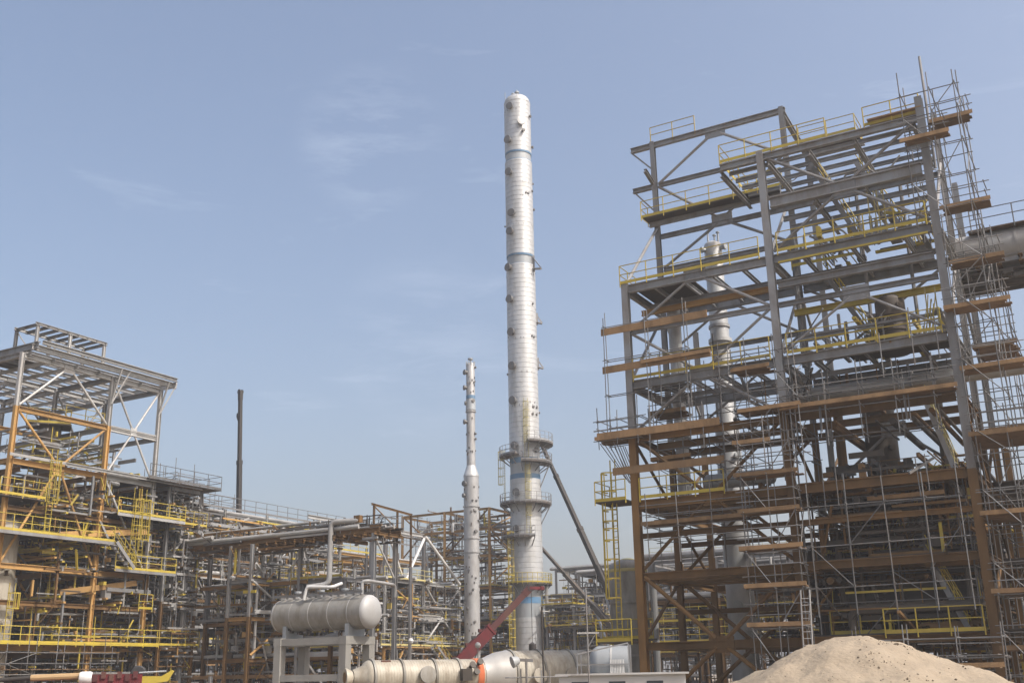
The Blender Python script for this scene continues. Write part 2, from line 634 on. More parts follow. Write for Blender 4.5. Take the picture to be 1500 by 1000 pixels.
def split_col(par, x, y, ztop, w, lo='rust', hi='galv', split=SPLIT, kind='H'):
    zs = min(split, ztop)
    bar('column', kind, lo, par, (x, y, 0), (x, y, zs), w)
    if ztop > split:
        bar('column', kind, hi, par, (x, y, split), (x, y, ztop), w * .92)


tops = {(0, 0): 23.1, (1, 0): 29.1, (2, 0): 29.9, (0, 1): 34.5, (1, 1): 34.5, (2, 1): 31.5, (0, 2): 23.2, (1, 2): 33.8, (2, 2): 29.5}
for (i, j), zt in tops.items():
    split_col(rs, XS[i], YS[j], zt, .40 if j == 0 else .32, split=10.7 if (i == 2 and j == 0) else SPLIT)
for x in XS:
    split_col(rs, x, 16.5, 14.4, .4)
lev_front = [(3.5, 'rust'), (7.0, 'rust'), (10.8, 'rust'), (14.35, 'rust'), (17.4, 'galv'), (23.0, 'galv')]
for z, m in lev_front:
    dp = .48 if z in (17.4, 10.8, 23.0) else .38
    for j, y in enumerate((YS + [16.5]) if z < 15 else YS[:2]):
        for i in (0, 1):
            if j > 1 and z > (9 if i == 0 else 13):
                continue
            bar('beam', 'I', m, rs, (XS[i] + .23, y, z - dp / 2), (XS[i + 1] - .23, y, z - dp / 2), .28, dp)
    for i, x in enumerate(XS):
        for a, b in zip((YS + [16.5])[:(3 if z < 11 else 1)], (YS + [16.5])[1:]):
            bar('beam', 'I', m, rs, (x, a + .24, z - dp / 2), (x, b - .24, z - dp / 2), .26, dp * .9)
# horizontal struts between the brace points
for z, rows in ((20.2, (0, 1)), (25.7, (1,)), (31.4, (1,)), (8.9, (0, 1)), (5.2, (1, 2))):
    m = 'galv' if z > 15 else 'rust'
    for j in rows:
        for i in (0, 1):
            if i == 1 and (z > 24 or (z > 20 and j == 1)):
                continue
            bar('strut', 'I', m, rs, (XS[i] + .24, YS[j], z), (XS[i + 1] - .24, YS[j], z), .22, .26)
# the upper frame on the second row
bar('beam', 'I', 'galv', rs, (-1.5, 5.5, 34.25), (8.65, 5.5, 34.25), .26, .34)
bar('beam', 'I', 'galv', rs, (-1.5, 5.5, 31.4), (-.22, 5.5, 31.4), .25, .3)
bar('brace', 'box', 'galv', rs, (-1.45, 5.5, 34.1), (-.1, 5.5, 32.6), .1)
bar('brace', 'box', 'galv', rs, (-1.4, 5.5, 31.3), (-.1, 5.5, 29.7), .1)
bar('bracket', 'I', 'galv', rs, (0, 5.2, 31.5), (0, 4.0, 31.9), .2, .25)
for z in (28.7, 27.9):
    bar('beam', 'I', 'galv', rs, (-.4 if z > 28 else .2, 5.2 if z > 28 else 5.5, z), (16.6, 5.2 if z > 28 else 5.5, z), .22, .28)
bar('beam', 'I', 'galv', rs, (8.4, 5.7, 34.2), (8.4, 10.8, 33.6), .26, .4)
bar('beam', 'I', 'galv', rs, (8.4, 11, 33.6), (12.0, 11, 33.6), .26, .4)
plate(rs, 8.2, 11.8, 9.6, 11.6, 33.85)
handrail(rs, [(8.3, 9.6, 33.9), (11.8, 9.6, 33.9), (11.8, 11.5, 33.9)])
handrail(rs, [(-.1, 5.5, 34.45), (2.9, 5.5, 34.45)], toe=False)
plate(rs, -.5, 8.0, 4.4, 5.4, 28.92)
handrail(rs, [(-.6, 5.5, 28.95), (-.6, 4.4, 28.95), (8.3, 4.4, 28.95)])
# the top deck on the front row, reaching out left of the middle column
for z in (28.75,):
    bar('beam', 'I', 'galv', rs, (6.1, 0, z), (16.6, 0, z), .26, .38)
    for y in (1.1, 2.2, 3.3, 4.4):
        bar('joist', 'I', 'galv', rs, (6.25, y, z + .05), (16.7, y, z + .05), .14, .22)
    for x in (6.1, 8.75, 11.0, 13.4, 16.4):
        bar('beam', 'I', 'galv', rs, (x, .15, z - .32), (x, 5.3, z - .3), .2, .32)
plate(rs, 6.1, 9.2, .1, 1.0, 29.04)
handrail(rs, [(6.1, 5.0, 29.05), (6.1, 0, 29.05), (12.0, 0, 29.05)])
handrail(rs, [(14.0, 0, 29.05), (16.8, 0, 29.05)])
plate(rs, 14.2, 16.9, -.2, .9, 29.3, 'wood', name='timber_deck')
bar('strut', 'tube8', 'galv', rs, (17.1, .4, 26.0), (17.1, .4, 32.4), .13)
# beams of the bay on the right between the second deck and the top deck
bar('beam', 'I', 'galv', rs, (8.7, 0, 26.0), (16.5, 0, 26.0), .3, .62)
for y in (1.4, 2.8, 4.2):
    bar('joist', 'I', 'galv', rs, (8.6, y, 26.1), (16.6, y, 26.1), .16, .28)
for x in (11.0, 13.6):
    bar('beam', 'I', 'galv', rs, (x, .2, 25.7), (x, 5.3, 25.7), .2, .34)
for z in (21.3,):
    bar('beam', 'I', 'galv', rs, (8.7, 0, z), (16.5, 0, z), .26, .38)
    bar('beam', 'I', 'yellow', rs, (8.7, 2.7, z - .8), (16.5, 2.7, z - .8), .24, .34)
    bar('beam', 'I', 'ochre', rs, (.3, 1.5, z + .4), (8.1, 1.5, z + .4), .22, .3)
# floors; right bay plates run on to the back row to block light
for z in (7.0, 10.8, 14.35):
    if z < 14:
        plate(rs, 8.7, 18.5, 5.7, 16.3, z + .04)
    for y in ((1.8, 3.7, 7.3, 9.1) if z < 14 else (2.7,)):
        if y < 4:
            bar('joist', 'I', 'rust', rs, (.3, y, z - .2), (8.2, y, z - .2), .2, .36)
        bar('joist', 'I', 'rust', rs, (8.6, y, z - .2), (16.5, y, z - .2), .2, .36)
plate(rs, 8.7, 16.5, .3, 5.2, 10.86)
plate(rs, 8.7, 16.5, .3, 5.2, 7.06)
plate(rs, 8.7, 18.0, .3, 16.3, 3.56)
for z, x0, x1, y0, y1 in ((23.04, .2, 3.6, .2, 4.2), (17.45, .2, 2.4, .2, 3.2), (17.45, 11.5, 16.5, 1.2, 3.2)):
    plate(rs, x0, x1, y0, y1, z)
for z in (23.0, 17.4):
    for x in (1.7, 3.4, 5.1, 6.8, 10.1, 12.6, 15.2):
        bar('joist', 'I', 'galv', rs, (x, .15, z - .3), (x, 5.35, z - .25), .14, .25)
    for y in (2.7,):
        bar('joist', 'I', 'galv', rs, (.3, y, z - .55), (16.5, y, z - .5), .16, .25)
# handrails in front of the floors
handrail(rs, [(-.2, 2.0, 23.05), (-.2, -.25, 23.05), (7.9, -.25, 23.05)])
handrail(rs, [(8.9, -.25, 23.05), (16.4, -.25, 23.05)])
handrail(rs, [(8.9, 2.4, 23.05), (12.4, 2.4, 23.05)])
handrail(rs, [(.3, -.25, 17.45), (8.0, -.25, 17.45)])
handrail(rs, [(8.9, -.25, 17.45), (16.4, -.25, 17.45)])
handrail(rs, [(10.0, 1.4, 17.45), (13.0, 1.4, 17.45), (13.0, 3.0, 17.45)])
handrail(rs, [(.3, -.22, 10.85), (5.0, -.22, 10.85)])
handrail(rs, [(9.0, 3.0, 7.08), (16.2, 3.0, 7.08)])
handrail(rs, [(9.4, 1.0, 3.6), (12.2, 1.0, 3.6)])
handrail(rs, [(12.2, 1.6, 3.52), (12.2, -.45, 3.52), (16.45, -.45, 3.52), (16.45, 1.0, 3.52)])
plate(rs, 12.2, 16.45, -.42, .0, 3.5)
bar('beam', 'box', 'yellow', rs, (8.9, -.3, 22.45), (16.4, -.3, 22.45), .05, .1)
# braces: inverted V up to each beam, V below it
def vee(x0, x1, y, z_mid, z_low, z_high, m, w=.2):
    w *= .82
    xm = (x0 + x1) / 2
    if z_low is not None:
        brace2(rs, (x0 + .25, y, z_low), (xm - .3, y, z_mid - .35), m, w)
        brace2(rs, (x1 - .25, y, z_low), (xm + .3, y, z_mid - .35), m, w)
    if z_high is not None:
        brace2(rs, (x0 + .25, y, z_high), (xm - .3, y, z_mid + .1), m, w)
        brace2(rs, (x1 - .25, y, z_high), (xm + .3, y, z_mid + .1), m, w)
    gusset(rs, (xm, y - .04, z_mid - .2), 'x', m, 1.3, .8)


for y in (0.0, 5.5):
    vee(0, 8.4, y, 23.0, 20.3, None, 'galv')
    vee(0, 8.4, y, 17.4, 14.6, 20.1, 'galv')
    vee(0, 8.4, y, 10.8, 7.2, 14.1, 'rust', .24)
    vee(0, 8.4, y, 3.5, .2, 6.8, 'rust', .28)
vee(0, 8.4, 5.5, 34.25, 31.5, None, 'galv', .22)
vee(0, 8.4, 5.5, 28.3, 25.8, 31.3, 'galv', .22)
vee(8.4, 16.8, 0, 26.1, 23.2, 28.7, 'galv', .22)
vee(8.4, 16.8, 5.5, 20.4, 17.6, 22.8, 'galv', .2)
vee(8.4, 16.8, 0, 20.3, 17.6, None, 'galv', .18)
vee(8.4, 16.8, 5.5, 14.3, 11.0, None, 'galv', .2)
for x in XS:
    for a, b, z0, z1, m in ((.2, 5.3, 17.5, 22.6, 'galv'), (5.3, .2, 10.9, 14.0, 'rust'), (.2, 5.3, 3.6, 6.8, 'rust'), (5.7, 10.8, 11, 14, 'rust'), (10.8, 5.7, 17.5, 22.6, 'galv'), (.2, 5.3, 23.2, 28.4, 'galv'), (10.8, 5.7, 7.2, 10.4, 'rust')):
        brace2(rs, (x, a, z0), (x, b, z1), m, .18)
# ladders and stairs
ladder(rs, -1.35, .1, 7.2, 12.2, (-.5, -.86), 'yellow')
plate(rs, -2.1, -.25, -.7, 1.2, 10.8)
handrail(rs, [(-.3, -.7, 10.82), (-2.1, -.7, 10.82), (-2.1, 1.2, 10.82)])
plate(rs, -2.3, -.25, -.8, 1.2, 3.55)
handrail(rs, [(-.3, -.8, 3.58), (-2.3, -.8, 3.58), (-2.3, 1.2, 3.58)])
ladder(rs, -1.35, .1, 3.6, 9.6, (-.5, -.86), 'yellow')
stair(rs, (11.8, 3.9, 7.1), (14.8, 3.9, 10.8), .8)
stair(rs, (15.9, 2.0, 10.9), (15.0, 2.0, 14.3), .9, rail='faded')
stair(rs, (13.0, 4.4, 17.5), (10.2, 4.4, 23.0), .8)
stair(rs, (15.6, 1.4, 3.6), (14.2, 1.4, 7.0), .8)
stair(rs, (13.0, 2.2, 23.1), (10.6, 2.2, 28.6), .7)
stair(rs, (15.2, 3.4, 23.1), (12.8, 3.4, 28.6), .7)

# equipment and pipes standing inside it
def at_r(x, y, z=0):
    return G(RX + x, RY + y, z)


def camaz(loc):
    """turn so that azimuth 0 faces the camera"""
    return math.atan2(-loc[0], loc[1])


cl = V(12.77, 63.25, .208)
ic = thing('process_column', 'pale grey process column rising inside the right-hand steel frame', 'column', cl, camaz(cl))
ic.scale = (.896, .896, .896)
MB().lathe([(.9, -.25), (.88, 9.8), (.91, 9.8), (.91, 10.0), (.87, 10.0), (.80, 17.5), (.66, 17.9), (.64, 23.4)], 32).build('shell', 'clad', ic)
MB().lathe([(.64, 23.4), (.80, 23.45), (.80, 23.7), (.64, 23.75), (.62, 26.5)] , 32).build('swage', 'clad', ic)
MB().lathe([(.62, 26.5), (.62, 30.6)] + [(q, 30.6 + z) for q, z in head(.62)[1:]], 32).build('top_section', 'clad', ic)
for z, r in ((24.6, .64), (26.5, .62), (14.6, .77)):
    MB().lathe([(r, z - .1), (r + .08, z - .1), (r + .08, z + .1), (r, z + .1)], 32).build('ring', 'column', ic)
nozzles_on(ic, .62, [(30.2, -60, .22, .35), (30.3, 60, .24, .4), (29.3, 20, .2, .3), (28.4, -35, .26, .3), (29.7, -10, .18, .25)], 'bare')
nozzles_on(ic, .84, [(17.0, -30, .25, .2), (15.5, 30, .2, .2), (12.0, -20, .2, .2), (9.2, 45, .22, .2), (6.0, -10, .3, .3), (13.6, 10, .12, .12), (16.2, 5, .1, .1)], 'bare')
for dx, hh in ((-.3, .8), (.15, .55), (.4, .75)):
    MB().lathe([(.06, 0), (.06, hh), (.13, hh), (.13, hh + .08)], 10, Matrix.Translation((dx, 0, 30.8))).build('vent_nozzle', 'bare', ic)
MB().tube((.45, -.65, 17.8), (.6, -.6, 3), .05).tube((-.5, -.6, 24), (-.65, -.55, 8), .05).build('riser_pipe', 'darkpipe', ic)

q0 = at_r(1.2, 4.1)
pipe_thing('vertical_pipe', 'large grey vertical pipe with elbow top behind the left columns of the right frame', [(q0.x - .2, q0.y + .1, 24.0), (q0.x, q0.y, 24.35), (q0.x + .04, q0.y, 24.1), (q0.x, q0.y, 11.2)], .38, 'column', n=16, bend=.2,
           flanges=[((q0.x, q0.y, 19.5), (0, 0, 1)), ((q0.x, q0.y, 14.8), (0, 0, 1))])
a, b = at_r(7.6, 3.2, 15.95), at_r(24.0, 3.2, 15.95)
pipe_thing('header_pipe', 'fat dull grey header pipe crossing the right frame above the brown boards', [a, b], .40, 'pipe', n=18, flanges=[(at_r(9.0, 3.2, 15.95), b - a), (at_r(14.2, 3.2, 15.95), b - a)])
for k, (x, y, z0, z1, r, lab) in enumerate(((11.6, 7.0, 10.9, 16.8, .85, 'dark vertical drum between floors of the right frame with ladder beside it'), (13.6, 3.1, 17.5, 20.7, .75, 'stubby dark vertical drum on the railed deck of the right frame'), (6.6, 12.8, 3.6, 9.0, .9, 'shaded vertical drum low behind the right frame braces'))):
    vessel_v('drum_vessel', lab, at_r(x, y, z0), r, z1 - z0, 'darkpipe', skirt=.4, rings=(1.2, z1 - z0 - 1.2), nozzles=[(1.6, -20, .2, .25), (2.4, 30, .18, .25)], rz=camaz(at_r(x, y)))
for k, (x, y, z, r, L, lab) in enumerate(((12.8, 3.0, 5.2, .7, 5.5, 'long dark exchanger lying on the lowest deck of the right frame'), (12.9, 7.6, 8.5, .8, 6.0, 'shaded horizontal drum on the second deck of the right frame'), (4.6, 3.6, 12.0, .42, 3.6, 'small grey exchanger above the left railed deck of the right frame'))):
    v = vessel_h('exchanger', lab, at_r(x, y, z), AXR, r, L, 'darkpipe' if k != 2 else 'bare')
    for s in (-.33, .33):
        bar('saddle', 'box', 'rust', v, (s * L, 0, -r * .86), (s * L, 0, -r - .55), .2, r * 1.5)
rnd = random.Random(3)
# pipework of the right frame, parts of it; dark materials stand in for shade
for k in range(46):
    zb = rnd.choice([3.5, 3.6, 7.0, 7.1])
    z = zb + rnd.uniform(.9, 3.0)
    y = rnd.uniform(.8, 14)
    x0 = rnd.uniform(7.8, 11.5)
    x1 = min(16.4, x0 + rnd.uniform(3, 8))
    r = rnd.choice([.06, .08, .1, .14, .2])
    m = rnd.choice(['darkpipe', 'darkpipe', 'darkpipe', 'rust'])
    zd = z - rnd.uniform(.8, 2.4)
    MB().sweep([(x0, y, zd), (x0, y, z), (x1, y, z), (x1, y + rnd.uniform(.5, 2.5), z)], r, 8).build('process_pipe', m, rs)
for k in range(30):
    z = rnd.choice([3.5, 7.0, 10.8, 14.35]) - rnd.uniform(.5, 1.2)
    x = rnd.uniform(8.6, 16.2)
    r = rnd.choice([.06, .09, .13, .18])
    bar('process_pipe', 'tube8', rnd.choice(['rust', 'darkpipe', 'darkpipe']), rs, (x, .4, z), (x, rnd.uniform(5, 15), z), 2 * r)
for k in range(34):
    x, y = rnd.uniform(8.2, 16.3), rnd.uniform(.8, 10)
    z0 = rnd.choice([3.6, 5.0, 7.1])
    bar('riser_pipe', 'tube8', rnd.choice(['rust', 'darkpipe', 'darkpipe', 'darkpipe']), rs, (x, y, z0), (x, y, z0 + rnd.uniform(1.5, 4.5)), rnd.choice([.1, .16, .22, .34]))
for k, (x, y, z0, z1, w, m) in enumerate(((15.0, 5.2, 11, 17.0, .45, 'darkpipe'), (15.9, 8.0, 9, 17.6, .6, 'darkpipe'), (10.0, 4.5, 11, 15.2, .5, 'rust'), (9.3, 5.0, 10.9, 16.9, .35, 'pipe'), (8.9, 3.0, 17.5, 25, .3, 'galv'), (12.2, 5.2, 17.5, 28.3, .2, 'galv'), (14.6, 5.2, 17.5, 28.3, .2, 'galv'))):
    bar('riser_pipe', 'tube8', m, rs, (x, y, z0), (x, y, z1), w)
for k in range(26):
    x, y = rnd.uniform(8.8, 16), rnd.uniform(1, 4.5)
    mb = MB()
    z = rnd.choice([23.3, 17.7, 26.5])
    mb.sweep([(x, y, z), (x, y, z + 1), (x + rnd.uniform(.6, 1.6), y, z + 1), (x + 1.6, y, z + rnd.uniform(.2, 2))], rnd.choice([.03, .05]), 6)
    mb.build('small_pipe', 'pipe', rs)
# coil of yellow ladder sections standing on the decks
for (x, y, z) in ((16.0, .5, 17.5), (13.9, .3, 23.1), (14.2, .3, 23.1)):
    ladder(rs, x, y, z, z + 1.4, (0, -1), 'faded', cage=False)
nop = thing('tie_rods', 'bundle of yellow loose steel rods leaning by the right-hand column on the upper deck', 'rods', at_r(15.75, .35, 17.5))
for k in range(7):
    bar('rod', 'tube6', 'yellow', nop, (-.3 + .08 * k, 0, .0), (.05 + .05 * k + .2 * (k % 2), .1, 1.5 + .25 * (k % 3)), .05)

# ------------------------------------------------------------------ elevated gallery at the right edge
gal = thing('pipe_gallery', 'elevated gallery carrying a fat round grey duct out of frame at the right edge', 'pipe gallery', G(-6.6, 59.0))
for y in (.2, 2.6):
    bar('girder', 'I', 'galv', gal, (0, y, 22.55), (16, y, 22.55), .25, .4)
duct = [(1.06, 0.0)]
for k in range(10):
    duct += [(1.06, 1.6 * k), (1.10, 1.6 * k), (1.10, 1.6 * k + .12), (1.06, 1.6 * k + .12)]
MB().lathe(duct + [(1.06, 16)], 36, Matrix.Translation((0, .95, 23.35)) @ Matrix.Rotation(math.pi / 2, 4, 'Y')).build('round_duct', 'pipe', gal)
bar('walkway_plank', 'box', 'deckwood', gal, (1.0, .3, 24.34), (16, .3, 24.34), .8, .06)
for k in range(16):
    bar('cross_beam', 'I', 'rust', gal, (k * 1.05 + .2, -.3, 22.35), (k * 1.05 + .2, 3.3, 22.35), .22, .4)
for k in range(9):
    bar('pipe', 'tube8', 'darkpipe', gal, (0, .3 + .33 * k, 22.0 - .1 * (k % 3)), (16, .3 + .33 * k, 22.0 - .1 * (k % 3)), .18 + .08 * (k % 3))
for k in range(30):
    x = rnd.uniform(0, 10)
    MB().box((x, rnd.uniform(-.3, .6), 21.75 - rnd.uniform(0, .3)), (rnd.uniform(.1, .5), .3, rnd.uniform(.1, .35))).build('pipe_shoe', 'darkpipe', gal, smooth=False)
handrail(gal, [(1.2, -.1, 24.37), (16, -.1, 24.37)], 'tube', toe=False, sp=2.2)
for x in (9.0, 15.5):
    for y in (0, 3.0):
        bar('column', 'H', 'galv', gal, (x, y, 0), (x, y, 22.0), .45)

# ------------------------------------------------------------------ scaffolds on the right frame
# levels of front face: local coordinates of the frame
scaffold('bracket scaffold with brown boards overhanging the upper left corner of the right frame', RX, RY, [-1.15, 1.4, 3.6], [-.75, -.35], 14.6, 20.8, [16.6, 18.6, 20.5],
         [(18.0, 1.2, 4.8, -.8, -.35)], brace=False, rails=False, skirt=[(20.25, -1.3, 4.95, -.72), (18.05, -1.3, 5.0, -.72), (14.35, -1.8, 5.2, -.75), (12.35, -.95, 5.3, -.75)], fringe=.2)
scaffold('cantilever scaffold with railing and raking struts left of the right frame', RX, RY, [-1.75, -.6, .6], [-.7, .9], 13.9, 15.4, [14.1, 14.7, 15.2],
         [(14.1, -1.8, .9, -.75, .9)], rails=True, brace=False)
cant = thing('raking_struts', 'fan of raking scaffold tubes under the cantilever scaffold left of right frame', 'scaffold', at_r(0, 0))
for k, y in enumerate((-.6, -.2, .2, .6, .9)):
    bar('raker', 'tube6', 'tube', cant, (-1.7 + .1 * k, y, 14.0), (-.25, y, 11.9 - .15 * k), .05)
    bar('raker', 'tube6', 'tube', cant, (-.9, y, 14.0), (-.25, y, 12.2), .05)
scaffold('brown plank scaffold tower in front of the middle column of right frame', RX, RY, [6.3, 7.6, 8.9], [-1.45, -.35], 0, 13.0, [1.9, 3.9, 5.7, 7.5, 9.4, 11.2, 12.8],
         [(3.95, 6.2, 8.9, -1.5, -.35), (5.75, 6.2, 8.9, -1.5, -.35), (7.55, 6.1, 8.9, -1.5, -.35), (9.35, 6.2, 8.9, -1.5, -.35), (11.15, 6.1, 9.0, -1.5, -.35)])
scaffold('scaffold bay with planks beside the middle column at mid height of right frame', RX, RY, [5.4, 6.9, 8.4, 9.4], [-.9, 1.6], 11.0, 18.0, [12.2, 13.4, 15.0, 16.4, 17.6],
         [(12.9, 6.0, 7.6, -.95, .4), (14.5, 6.4, 9.3, -.95, .3), (16.7, 6.2, 7.9, -.9, .4)])
scaffold('thin tube scaffold across the railed left bay of the right frame', RX, RY, [.9, 2.4, 3.9, 5.4], [1.2, 3.4], 10.8, 17.6, [11.6, 12.6, 13.6, 15.2, 16.8],
         [(13.0, .6, 2.6, 1.2, 2.6), (15.6, .6, 2.4, 1.3, 2.8)])
scaffold('scaffold hung along the brown boards under the fat header pipe', RX, RY, [8.9, 10.6, 12.3, 14.0, 15.7], [-.75, .3], 12.6, 15.6, [12.8, 14.2, 15.2],
         [(14.4, 8.4, 16.6, -.8, .3)], brace=False)
scaffold('dark tube scaffold filling the lower right bay over the yellow railing', RX, RY, [9.0, 10.8, 12.6, 14.4, 16.2], [.6, 2.4], .5, 10.6, [1.8, 3.2, 5.0, 6.4, 8.6, 9.6],
         [(8.9, 9.5, 13.2, .5, 1.6), (9.7, 12.0, 15.2, .6, 1.8)])
# the tower that climbs the right corner column
scaffold('highest scaffold tower round the top of the right corner column', RX, RY, [16.0, 17.4, 18.6], [-.6, 1.2, 3.4], 22.6, 30.4, [23.4, 25.0, 26.8, 28.6, 29.9],
         [(28.35, 17.3, 19.0, .2, 1.1), (27.2, 15.9, 17.9, -.8, -.2), (23.5, 17.2, 19.2, 0, .9)], top=1.4)
scaffold('middle scaffold tower on the right corner column under the gallery', RX, RY, [17.1, 18.7], [-.6, 1.2, 3.4], 12.8, 22.6, [14.0, 15.8, 17.4, 19.2, 20.6, 22.2],
         [(20.6, 17.2, 19.4, 0, .9), (18.2, 16.8, 19.4, -.6, .5), (15.2, 17.1, 19.6, -.4, .7)], top=.6)
scaffold('lowest scaffold tower right of the brown corner column', RX, RY, [17.2, 18.6, 20.0], [-.7, 1.0, 3.0], 0, 12.8, [1.6, 3.4, 5.0, 6.4, 8.0, 9.6, 11.2, 12.4],
         [(12.0, 17.1, 20.4, -.7, 3.0), (8.4, 17.1, 20.4, -.7, 2.6), (5.0, 17.1, 20.4, -.7, 2.8), (2.6, 17.1, 20.2, -.7, 2.4)], top=.8)
scaffold('scaffold between back columns high on the right end of right frame', RX, RY, [17.3, 18.8], [5.2, 7.4, 9.6], 0, 24.0, [3, 5.5, 8, 10.5, 13, 15.5, 18, 20.5, 23],
         [(13.2, 17.2, 19.0, 5.0, 9.6), (9.0, 17.2, 19.0, 5.0, 9.6), (17.6, 17.2, 19.0, 5.0, 8.0)])
scaffold('front scaffold with railing standing at the foot of yellow railing', RX, RY, [11.0, 13.2, 15.4, 17.2], [-1.9, -1.0], 0, 3.4, [1.2, 2.4, 3.2], [(1.9, 14.0, 17.0, -1.9, -1.0)], brace=False, top=.5)
lad = thing('scaffold_ladder', 'pale scaffold ladder leaning on the plank tower behind the sand heap', 'ladder', at_r(8.7, -1.9))
for s in (0, .42):
    bar('stile', 'box', 'pale', lad, (s, 0, 1.0), (s + .1, .3, 5.6), .05)
for k in range(14):
    bar('rung', 'tube6', 'pale', lad, (.03 + .02 * k * .3, .02 * k, 1.3 + .3 * k), (.45 + .02 * k * .3, .02 * k, 1.3 + .3 * k), .035)

# fine pipework, valves, props and loose tubes inside the right frame
clutter(rs, .4, 8.2, 10.5, 15.5, .3, 8, 260, 306, (('tube', 3), ('rust', 6), ('darkpipe', 9), ('yellow', 1)), [3.6, 7.1])
clutter(rs, 8.6, 16.4, .6, 15.5, .3, 10.6, 2000, 301, (('tube', 1), ('rust', 8), ('darkpipe', 9), ('yellow', 1)), [3.6, 7.1, 10.8])  # lower bay mixes kept dark to imitate interior shade
clutter(rs, 8.8, 16.4, .5, 5.3, 10.9, 12.4, 24, 302, (('tube', 3), ('rust', 3), ('darkpipe', 3), ('yellow', 1)))
clutter(rs, 5.4, 16.4, .5, 5.3, 14.4, 17.3, 50, 303, (('tube', 4), ('rust', 3), ('darkpipe', 3)))
clutter(rs, 8.8, 16.4, .5, 5.3, 17.5, 19.4, 70, 304, (('tube', 4), ('galv', 3), ('yellow', 2)))
clutter(rs, 8.8, 16.4, .5, 5.3, 23.1, 24.6, 70, 305, (('tube', 3), ('galv', 3), ('yellow', 2)))
for k in range(26):                                # loose vertical tubes hung along the front boards
    x = rnd.uniform(.8, 16.4)
    z = rnd.choice([10.2, 13.6, 13.9, 16.6])
    bar('hanger_tube', 'tube6', 'tube', rs, (x, -.55 - rnd.uniform(0, .3), z - rnd.uniform(.3, 1.2)), (x + rnd.uniform(-.08, .08), -.6, z + rnd.uniform(.8, 2.2)), .055)
scaffold('hung tube scaffold with deck under the railed left bay of right frame', RX, RY, [.9, 2.6, 4.4, 6.2], [-.8, .9], 7.6, 10.4, [8.6, 9.2, 9.8], [(9.3, .6, 6.3, -.6, .6)], brace=False)

scaffold('bare tube scaffold standing before the lower right bay of right frame', RX, RY, [9.3, 11.1, 12.9, 14.7, 16.2], [-.75], 4.6, 10.4, [5.7, 7.6, 9.5], [], brace=True, top=.6)

# ------------------------------------------------------------------ left-hand steel structure
LX, LY = -66.8, 58.8                               # grid position of its far right column
ls = thing('steel_structure', 'pale steel frame with open roof deck and ochre lower storeys at left edge', 'steel structure', G(LX, LY))
LXS = [0, -6.6, -13.2]
LYS = [0, -4.8, -12.7]
for i, x in enumerate(LXS):
    for j, y in enumerate(LYS):
        sp = 9.9 if j == 0 else 20.7
        split_col(ls, x, y, 24.6, .3, 'ochre' if i == 0 else 'rust', 'pale' if i == 0 else 'galv', sp)
for z, m in ((4.6, 'ochre'), (9.9, 'ochre'), (17.0, 'ochre'), (20.7, 'ochre'), (24.6, 'pale')):
    dp = .38
    for x in LXS:
        for a, b in zip(LYS[:-1], LYS[1:]):
            mm = 'pale' if (m == 'ochre' and b == -4.8 and z > 15) else m
            bar('beam', 'I', mm, ls, (x, a - .18, z - dp / 2), (x, b + .18, z - dp / 2), .26, dp)
    for y in LYS:
        for a, b in zip(LXS[:-1], LXS[1:]):
            bar('beam', 'I', 'galv' if z > 18 else m, ls, (a - .18, y, z - dp / 2), (b + .18, y, z - dp / 2), .24, dp * .9)
# roof: edge girder, joists and overhangs
bar('edge_girder', 'I', 'pale', ls, (.55, 1.0, 25.0), (.55, -12.4, 25.0), .22, .46)
bar('edge_channel', 'C', 'pale', ls, (1.05, .7, 25.35), (1.05, -11.9, 25.35), .2, .3)
bar('edge_girder', 'I', 'galv', ls, (1.0, -12.2, 25.1), (-14.2, -12.2, 25.1), .25, .5)
bar('edge_girder', 'I', 'pale', ls, (.9, .7, 25.0), (-13.4, .7, 25.0), .22, .42)
for k in range(9):
    x = -.8 - 1.5 * k
    bar('joist', 'I', 'galv', ls, (x, .6, 24.95), (x, -12.1, 24.95), .18, .28)
for k in range(6):
    y = -2.3 - 2.0 * k
    bar('joist', 'I', 'pale', ls, (.4, y, 24.5), (-13.2, y, 24.5), .16, .24)
plate(ls, -5.6, -2.9, -11.8, -8.4, 25.22, 'grate')
for y in (-.1, -4.8):
    bar('knee_brace', 'box', 'pale', ls, (.9, y + .9, 25.1), (.1, y, 22.4), .1)
    bar('knee_brace', 'box', 'pale', ls, (1.0, y, 25.1), (.1, y, 22.6), .1)
# roof frame on top
for y in (-11.6, -8.8, -5.7):
    for x in (-.2, -2.6):
        bar('post', 'H', 'pale' if x > -1 else 'galv', ls, (x, y, 25.3), (x, y, 27.0), .2)
for x in (-.2, -2.6):
    bar('top_rail', 'I', 'pale', ls, (x, -5.5, 27.05), (x, -11.8, 27.05), .18, .2)
for k in range(8):
    y = -11.6 + .86 * k
    bar('rung_beam', 'I', 'galv', ls, (-.1, y, 27.0), (-2.7, y, 27.0), .24, .16)
for y in (-11.6, -8.8, -5.7):
    bar('brace', 'box', 'galv', ls, (-2.6, y, 26.9), (-2.0, y + .9, 25.4), .08)
